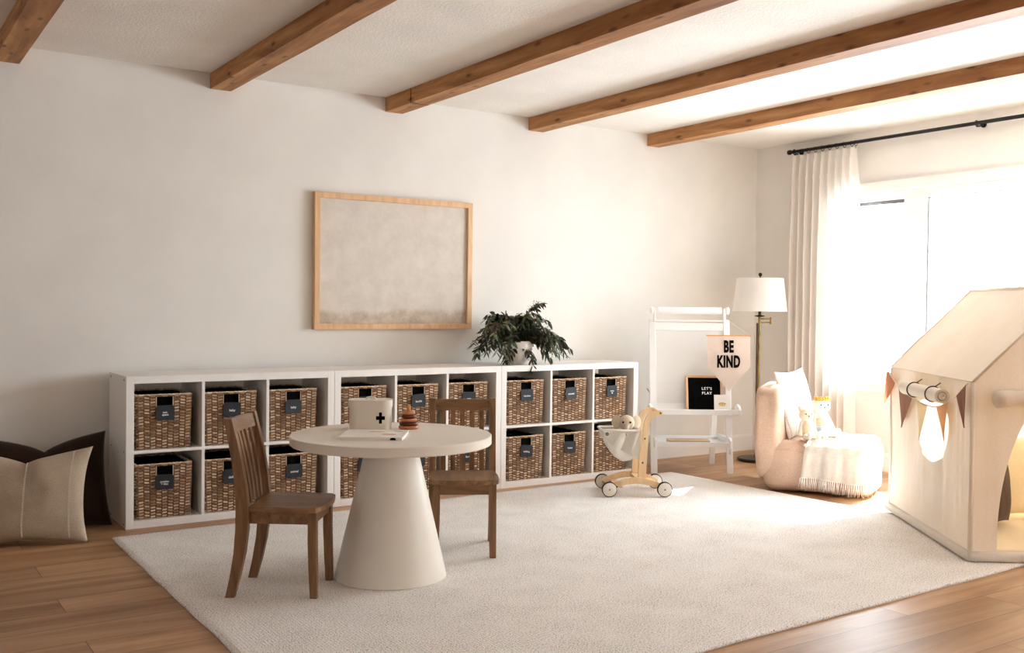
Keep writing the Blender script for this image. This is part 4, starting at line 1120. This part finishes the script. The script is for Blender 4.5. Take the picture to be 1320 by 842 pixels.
# ------------------------------------------------------------ pouf chair
PR = math.atan2(-.52, .85) ; 
PFX, PFY = .52, -.85                     # the way it faces
prz = math.atan2(.52, .85)               # local x = away from camera (width), local -y = front
P0 = (4.045, -1.38)
def pouf():
    t = thing('pouf_chair', 'blush corduroy floor chair with a soft backrest, beside the window and the tent', 'chair', (P0[0], P0[1], .004), prz)
    bm = new()
    def sbox(cx, cy, cz, hx, hy, hz, p=3.6, tilt=0, sag=0, seed=0, n=40):
        vs0 = len(bm.verts)
        q = bmesh.ops.create_cube(bm, size=2); 
        bmesh.ops.subdivide_edges(bm, edges=list({e for v in q['verts'] for e in v.link_edges}), cuts=n, use_grid_fill=True)
        bm.verts.ensure_lookup_table(); vs = bm.verts[vs0:]
        for v in vs:
            c = v.co; l = (abs(c.x) ** p + abs(c.y) ** p + abs(c.z) ** p) ** (1 / p); d = c / l
            x, y, z = d.x * hx, d.y * hy, d.z * hz
            w = noise.noise(V((x * 6 + seed, y * 6, z * 6))) * .016 + noise.noise(V((x * 17 + seed, y * 17, z * 9))) * .006
            nrm = V((d.x, d.y, d.z)).normalized()
            if d.z > 0: z -= sag * (1 - d.x ** 2) * (1 - d.y ** 2) * d.z
            # crisp seam along the upper and lower edges
            p3 = V((x, y, z)) + nrm * w
            if tilt: p3 = rot('X', tilt) @ p3
            v.co = V((cx, cy, cz)) + p3
    sbox(.0, -.02, .155, .312, .345, .158, 6.5, seed=3)
    bm2 = None
    me = bpy.data.meshes.new('seat'); 
    for v in bm.verts: v.co.z = max(v.co.z, .0)
    o = obj('seat', bm, 'pouf', t, True)
    bm = new(); bmold = bm
    def back():
        nonlocal bm
        sbox(.0, .285, .36, .305, .088, .295, 6, -.03, 0, seed=8)
    back()
    for v in bm.verts: v.co.z = max(v.co.z, .002)
    obj('backrest', bm, 'pouf', t, True)
    # piped seams round the seat top and bottom
    for z, nm in ((.262, 'seam'), (.045, 'seam')):
        bm = new(); pts = []
        for k in range(80):
            a = 2 * PI * k / 80; p = 6.5; c_, s_ = cos(a), sin(a); zz = (z - .158) / .158
            l = (abs(c_) ** p + abs(s_) ** p) ** (1 / p); k2 = (1 - abs(zz) ** p) ** (1 / p)
            d = V((c_ / l * k2, s_ / l * k2, zz)); x, y, z_ = d.x * .312, d.y * .345, d.z * .158
            w = noise.noise(V((x * 6 + 3, y * 6, z_ * 6))) * .016 + noise.noise(V((x * 17 + 3, y * 17, z_ * 9))) * .006
            q = V((x, y, z_)) + d.normalized() * (w + .001); pts.append((q.x, q.y - .02, q.z + .158))
        tube(bm, pts, .003, 6, closed=True); obj(nm, bm, 'pouf', t, True)
    return t
pouf()
pm = Matrix.Translation((P0[0], P0[1], .004)) @ Matrix.Rotation(prz, 4, 'Z')
def on_pouf(x, y, z): return tuple(pm @ V((x, y, z)))
# cushion
o = obj('plaid_cushion', pillow_mesh(.44, .44, .11, 0, .09, seed=5, wr=.008), 'plaid', None, True, on_pouf(.03, .115, .318), (-.24, -.02, prz - .25))
tag(o, 'white plaid square cushion leaning on the backrest of the blush floor chair', 'cushion')

def doll(name, label, loc, rz, sc, body_m, dress_m, crown, hat, rx=-.12):
    t = thing(name, label, 'stuffed toy', loc, 0, None, (rx, 0, rz)); t.scale = (sc,) * 3
    bm = new()
    ball(bm, (0, 0, .06), (.05, .042, .065)); ball(bm, (0, 0, .105), (.036, .032, .04)); ball(bm, (0, -.004, .182), (.055, .046, .048))
    for s in (-1, 1):
        limb(bm, (s * .036, 0, .125), (s * .062, -.022, .035), .014, .017)
        limb(bm, (s * .024, -.02, .022), (s * .035, -.115, .018), .021, .017); ball(bm, (s * .036, -.125, .026), (.018, .016, .027))
        if hat != 'bonnet': limb(bm, (s * .04, 0, .222), (s * .05, 0, .236), .017, .012, 4)
    obj('body', fuse(bm, .0045, 4), body_m, t, True)
    bm = new(); lathe(bm, [(.0, .015), (.058, .016), (.0575, .04), (.053, .08), (.0455, .108), (.04, .112), (.03, .112)], 32, cap=False, sy=.88); obj('dress', bm, 'knit_pink', t, True)
    if crown:
        bm = new(); lathe(bm, [(.0, .012), (.0595, .014), (.0605, .035), (.0585, .058), (.0565, .062), (.05, .062)], 32, cap=False, sy=.88); obj('shorts', bm, dress_m, t, True)
    for s in (-1, 1):
        bm = new(); ball(bm, (s * .022, -.049, .185), .0042); obj('eye', bm, 'ink', t, True)
    bm = new(); ball(bm, (0, -.0515, .172), (.005, .003, .0035)); tube(bm, [(0, -.0505, .17), (0, -.0495, .163), (-.007, -.0485, .159)], .0011, 4); tube(bm, [(0, -.0495, .163), (.007, -.0485, .159)], .0011, 4); obj('nose', bm, 'ink', t)
    if crown:
        bm = new(); rnd = random.Random(4)
        for k in range(6):
            a = -PI * .92 + PI * .84 * (k + .5) / 6 ; c = V((.043 * cos(a), .034 * sin(a) - .004, .221))
            for q in range(5):
                b = 2 * PI * q / 5; ball(bm, tuple(c + V((.008 * cos(b), .004 * sin(b), .008 * sin(b)))), (.006, .0045, .006))
        obj('flower_crown', bm, 'mustard', t, True)
    return t
doll('stuffed_animal_doll', 'smaller beige knitted animal doll leaning on the plaid cushion, at the left', on_pouf(-.18, .06, .322), -.45, .86, 'plush', 'knit_pink', False, None)
doll('stuffed_animal_doll', 'larger stuffed doll with mustard flower crown and pale blue shorts on the floor chair', on_pouf(-.03, -.01, .322), -.40, 1.12, 'plush_white', 'knit_blue', True, 'bonnet')

# throw blanket: over the seat and down the side facing the camera
t = thing('throw_blanket', 'white woven throw with a long fringe draped over the seat of the floor chair', 'blanket', (P0[0], P0[1], .004), prz)
bm = new()
prof = [(.26, .325), (.1, .332), (-.08, .333), (-.2, .330), (-.27, .322), (-.308, .298), (-.331, .262), (-.339, .21), (-.341, .15), (-.343, .095)]
def pl(u):
    f = u * (len(prof) - 1); i = min(int(f), len(prof) - 2); f -= i
    return lerp(prof[i][0], prof[i + 1][0], f), lerp(prof[i][1], prof[i + 1][1], f)
def th(u, v):
    x, z = pl(u); y = lerp(.02 + .05 * u, -.345, v) + (1 - u) * (-.0) 
    h = max(0, u - .45) / .55
    x -= .010 * h * sin(v * 17 + 1) + .004 * h * sin(v * 41); z += .003 * sin(v * 23) * (1 - h) + .01 * h * h * sin(v * 5 + 1)
    if v > .85: z -= .02 * (v - .85) / .15 * (1 - h)
    return V((x, y, z))
g = grid(bm, 36, 40, th)
bot = [v.co.copy() for v in g[36]]
bmesh.ops.solidify(bm, geom=bm.faces[:], thickness=.004)
obj('cloth', bm, 'throw', t, True)
bm = new(); rnd = random.Random(8)
for k in range(34):
    b = bot[0].lerp(bot[-1], 0); i = k / 33 * 40; b = bot[int(i)].lerp(bot[min(40, int(i) + 1)], i - int(i))
    for q in range(3):
        dx, dy = rnd.uniform(-.006, .004), rnd.uniform(-.012, .012); L = rnd.uniform(.055, .08)
        tube(bm, [b + V((0, 0, .004)), b + V((dx * .5, dy * .4, -L * .4)), b + V((dx, dy, -L))], [.0028, .002, .0012], 5)
o = obj('fringe', bm, 'throw', t, True)

# ------------------------------------------------------------ play tent
TH, TL_, EV, RG = .435, .5686, .812, 1.25
TC = (3.751, -2.82); trz = math.atan2(-.603, .798)
tent = thing('play_tent', 'cream canvas house-shaped play tent standing on the rug edge by the window', 'tent', (TC[0], TC[1], .0125), trz)
def wrk(y, z, q, amp=.015):
    e = max(0, sin(PI * min(1, max(0, z / EV)))) ** .6
    return amp * e * (noise.noise(V((y * 9 + q, z * 1.6, q))) + .6 * noise.noise(V((y * 26 + q, z * 2.0 + y * 3, q + 4))))
def ring_panel(bm, inner, outer, nr, P):
    n = len(inner); rows = []
    for r in range(nr + 1):
        f = r / nr
        rows.append([bm.verts.new(P(lerp(inner[k][0], outer[k][0], f), lerp(inner[k][1], outer[k][1], f))) for k in range(n)])
    return rows
def close_rows(bm, rows, closed):
    for A, B in zip(rows, rows[1:]):
        n = len(A)
        for k in range(n if closed else n - 1): bm.faces.new((A[k], A[(k + 1) % n], B[(k + 1) % n], B[k]))
# side with the window, at local x = -TH
def side_panel(sgn, hole):
    bm = new()
    if hole:
        cy, cz, ry_, rz_ = -.08, .60, .215, .222
        inner = []; outer = []
        n = 120
        for k in range(n):
            a = 2 * PI * k / n; ca, sa = cos(a), sin(a)
            yy = cy + ry_ * ca; zz = cz + rz_ * (sa if sa < 0 else sa * .45)
            inner.append((yy, zz))
            ts = []
            if ca > 1e-6: ts.append((TL_ - cy) / ca)
            if ca < -1e-6: ts.append((-TL_ - cy) / ca)
            if sa > 1e-6: ts.append((EV - cz) / sa)
            if sa < -1e-6: ts.append((.045 - cz) / sa)
            tt = min(ts); outer.append((cy + ca * tt, cz + sa * tt))
        # put exact corners in
        for cr in ((TL_, EV), (-TL_, EV), (-TL_, .045), (TL_, .045)):
            k = min(range(n), key=lambda i: (outer[i][0] - cr[0]) ** 2 + (outer[i][1] - cr[1]) ** 2); outer[k] = cr
        rows = ring_panel(bm, inner, outer, 26, lambda y, z: V((sgn * TH + sgn * wrk(y, z, 2), y, z)))
        close_rows(bm, rows, True)
    else:
        grid(bm, 50, 24, lambda u, v: V((sgn * (TH + wrk(lerp(-TL_, TL_, u), lerp(.045, EV, v), 7)), lerp(-TL_, TL_, u), lerp(.045, EV, v))))
    return bm
obj('side_wall', side_panel(-1, True), 'canvas', tent, True)
obj('side_wall', side_panel(1, False), 'canvas', tent, True)
# roof slopes
for s in (-1, 1):
    bm = new()
    def rf(u, v):
        x = lerp(TH + .004, 0, v); z = lerp(EV, RG, v); y = lerp(-TL_ - .004, TL_ + .004, u)
        sag = .006 * sin(PI * u) * sin(PI * v) + .004 * noise.noise(V((u * 5, v * 6, s * 3)))
        return V((s * x, y, z - sag))
    grid(bm, 30, 24, rf); obj('roof', bm, 'canvas', tent, True)
    bm = new(); tube(bm, [(s * (TH + .003), lerp(-TL_, TL_, k / 10), EV) for k in range(11)], .0025, 6); obj('seam', bm, 'canvas_solid', tent, True)
    for e in (-1, 1):
        bm = new(); tube(bm, [(s * TH, e * (TL_ + .003), EV), (0, e * (TL_ + .003), RG + .002)], .006, 8); obj('seam', bm, 'canvas_solid', tent, True)
        bm = new(); tube(bm, [(s * (TH - .004), e * (TL_ - .004), .01), (s * (TH - .004), e * (TL_ - .004), EV - .005)], .011, 10); obj('tent_pole', bm, 'canvas_solid', tent, True)
bm = new(); tube(bm, [(0, -TL_, RG - .003), (0, TL_, RG - .003)], .011, 10); obj('tent_pole', bm, 'canvas_solid', tent, True)
# gables
def gable(yy, opening):
    bm = new()
    if not opening:
        def gp(u, v):
            x = lerp(-TH, TH, u); top = lerp(EV, RG, 1 - abs(x) / TH); z = lerp(.045, top, v)
            return V((x, yy - wrk(x * 1.3, z * .7, 5), z))
        grid(bm, 40, 30, gp); return bm
    # pointed-round doorway, fabric all around it except at the floor
    n = 60; inner = []; outer = []
    ow = .315; zt = .79
    for k in range(n + 1):
        a = PI * k / n; f = k / n
        # inner arch: straight jambs then a round head
        if f < .2: inner.append((-ow, lerp(.045, .11, f / .2)))
        elif f > .8: inner.append((ow, lerp(.11, .045, (f - .8) / .2)))
        else:
            b = PI * (f - .2) / .6; inner.append((-ow * cos(b), .11 + (zt - .11) * max(0, sin(b))))
        if f < .3: outer.append((-TH, lerp(.045, EV, f / .3)))
        elif f > .7: outer.append((TH, lerp(EV, .045, (f - .7) / .3)))
        elif f < .5: g_ = (f - .3) / .2; outer.append((lerp(-TH, 0, g_), lerp(EV, RG, g_)))
        else: g_ = (f - .5) / .2; outer.append((lerp(0, TH, g_), lerp(RG, EV, g_)))
    rows = ring_panel(bm, inner, outer, 16, lambda x, z: V((x, yy - wrk(x * 1.3, z * .7, 9, .006), z)))
    close_rows(bm, rows, False)
    return bm
obj('front_wall', gable(-TL_, True), 'canvas', tent, True)
obj('back_wall', gable(TL_, False), 'canvas', tent, True)
# padded floor hem running round the base
bm = new()
for a, b in (((-TH, -TL_), (TH, -TL_)), ((TH, -TL_), (TH, TL_)), ((TH, TL_), (-TH, TL_)), ((-TH, TL_), (-TH, -TL_))):
    tube(bm, [(lerp(a[0], b[0], k / 16), lerp(a[1], b[1], k / 16), .024) for k in range(17)], .0235, 12)
obj('base_hem', bm, 'canvas', tent, True)
# door roll above the opening
bm = new(); Lr = .285
pr = []
tube(bm, [(lerp(-.352, .352, k / 20), -TL_ - .048 + .003 * sin(k), .735 + .006 * sin(k * .8) + .04 * k / 20) for k in range(21)], [.036 + .003 * sin(k * 1.7) for k in range(21)], 20)
obj('rolled_door', bm, 'canvas_solid', tent, True)
bm = new(); grid(bm, 20, 6, lambda u, v: V((lerp(-.352, .352, u), -TL_ - .006 - .012 * v, lerp(.785, .735, v) + .02 * u))); obj('door_flap', bm, 'canvas', tent, True)
# window roll on the side
bm = new(); cz = .724
ym = tr(-TH - .040, -.055, cz) @ rot('X', PI / 2)
lathe(bm, [(.022, .26), (.034, .26), (.035, .1), (.034, -.1), (.035, -.26), (.0225, -.26), (.022, -.26), (.022, .26)], 36, ym, cap=False)
lathe(bm, [(0, .256), (.008, .256), (.008, .262), (.0185, .262), (.0185, -.262), (.008, -.262), (.008, -.25), (0, -.25)], 30, ym)
o = obj('rolled_window_flap', bm, 'canvas_solid', tent, True); autosmooth(o)
for y in (.07, -.19):
    bm = new(); tube(bm, [(-TH - .040 + .038 * cos(a), y, cz + .038 * sin(a)) for a in [k * PI / 10 for k in range(20)]], .003, 6, closed=True)
    tube(bm, [(-TH - .03, y, cz + .036), (-TH - .003, y, cz + .055)], .003, 6); obj('tie', bm, 'tie', tent)
# inner mat
bm = new(); box(bm, -TH + .022, TH - .022, -TL_ + .022, TL_ - .022, .006, .052, .015, 3); obj('floor_mat', bm, 'mattress', tent, True)
tm = Matrix.Translation((TC[0], TC[1], .0125)) @ Matrix.Rotation(trz, 4, 'Z')
def in_tent(x, y, z): return tuple(tm @ V((x, y, z)))
# bunting on the side wall
bt = thing('bunting_garland', 'bunting of five brown and cream pennants strung along the side of the tent', 'bunting', in_tent(-TH - .012, 0, 0), trz)
sag = [(.575, .805), (.52, .775), (.43, .738), (.33, .706), (.23, .686), (.1, .668), (-.05, .657), (-.14, .657), (-.25, .670), (-.36, .702), (-.46, .742), (-.575, .805)]
def sagz(y):
    for (a, z), (b, z2) in zip(sag, sag[1:]):
        if b <= y <= a: return lerp(z, z2, (a - y) / (a - b))
    return .8
def off(y): return -.012
bm = new(); tube(bm, [(off(y), y, z) for y, z in [(lerp(.575, -.575, k / 40), sagz(lerp(.575, -.575, k / 40))) for k in range(41)]], .0032, 6); obj('cord', bm, 'cord', bt, True)
FL = [(.565, .415, .60, .605, 'terracotta'), (.355, .140, .305, .500, 'flag_brown'), (.065, -.085, .03, .468, 'flag_cream'), (-.205, -.355, -.31, .510, 'flag_tan'), (-.455, -.565, -.55, .602, 'flag_brown')]
for a, b, ty, tz, m in FL:
    bm = new()
    def fg(u, v):
        y = lerp(a, b, u); z = sagz(y); w = v ** 1.15
        yy = lerp(y, ty, w * (1 if v < .97 else 1)); zz = lerp(z, tz, v)
        return V((off(y) * (1 - v * .15) - .004 + .006 * sin(u * 9 + a * 20) * v * (1 - v * .6), yy, zz))
    grid(bm, 10, 16, fg); obj('pennant', bm, m, bt, True)
# cushions in the tent
o = obj('throw_pillow', pillow_mesh(.38, .40, .12, .0, .08, seed=12), 'pillow_olive', None, True, in_tent(-.125, -.10, .066), (-.12, 0, trz + .85))
tag(o, 'dark brown linen pillow standing inside the tent just behind the doorway edge', 'pillow')
o = obj('throw_pillow', pillow_mesh(.46, .42, .14, .0, .08, seed=14), 'pillow_cream', None, True, in_tent(.07, .14, .066), (-.2, 0, trz + .35))
tag(o, 'cream pillow inside the tent, behind the dark brown linen one', 'pillow')

# ------------------------------------------------------------ light
w = bpy.data.worlds.new('sky'); bpy.context.scene.world = w; w.use_nodes = True
bg = w.node_tree.nodes['Background']; bg.inputs[0].default_value = (.85, .935, 1.0, 1); bg.inputs[1].default_value = 12
# hazy bright sky, brightest ahead and towards the sun, darker behind the camera
wn = w.node_tree; wt = wn.nodes.new('ShaderNodeTexCoord'); wd = wn.nodes.new('ShaderNodeVectorMath'); wd.operation = 'DOT_PRODUCT'
wd.inputs[1].default_value = (.5, .866, 0); wn.links.new(wt.outputs['Generated'], wd.inputs[0])
wr_ = N(wn, 'ShaderNodeMapRange'); wn.links.new(wd.outputs['Value'], wr_.inputs[0])
wr_.inputs[1].default_value = -.65; wr_.inputs[2].default_value = .15; wr_.inputs[3].default_value = 2.6; wr_.inputs[4].default_value = 15
wn.links.new(wr_.outputs[0], bg.inputs[1])
def portal(loc, rotv, sx_, sy_):
    l = bpy.data.lights.new('window_portal', 'AREA'); l.shape = 'RECTANGLE'; l.size = sx_; l.size_y = sy_; l.cycles.is_portal = True
    o = bpy.data.objects.new('window_portal', l); C.objects.link(o); o.location = loc; o.rotation_euler = rotv
portal((XR + .16, (WY0 + WY1) / 2, (WZ0 + WZ1) / 2), (0, PI / 2, 0), WZ1 - WZ0, WY1 - WY0)
portal((XR + .16, (VY0 + VY1) / 2, (WZ0 + WZ1) / 2), (0, PI / 2, 0), WZ1 - WZ0, VY1 - VY0)
portal((XL - .16, (LY0 + LY1) / 2, (LZ0 + LZ1) / 2), (0, -PI / 2, 0), LZ1 - LZ0, LY1 - LY0)
sl = bpy.data.lights.new('sun', 'SUN'); sl.energy = 20; sl.angle = .009; sl.color = (.88, .95, 1)
so = bpy.data.objects.new('sun', sl); C.objects.link(so)
so.rotation_euler = V((-1, -.02, -.92)).to_track_quat('-Z', 'Y').to_euler()
sc = bpy.context.scene
sc.view_settings.view_transform = 'Standard'; sc.view_settings.look = 'None'; sc.view_settings.gamma = 1
sc.view_settings.use_curve_mapping = False; sc.view_settings.exposure = .86
sc.cycles.use_denoising = True
try: sc.cycles.denoiser = 'OPENIMAGEDENOISE'
except Exception: pass
sc.cycles.max_bounces = 10; sc.cycles.diffuse_bounces = 6; sc.cycles.transparent_max_bounces = 12
sc.cycles.sample_clamp_indirect = 8; sc.cycles.caustics_reflective = False; sc.cycles.caustics_refractive = False
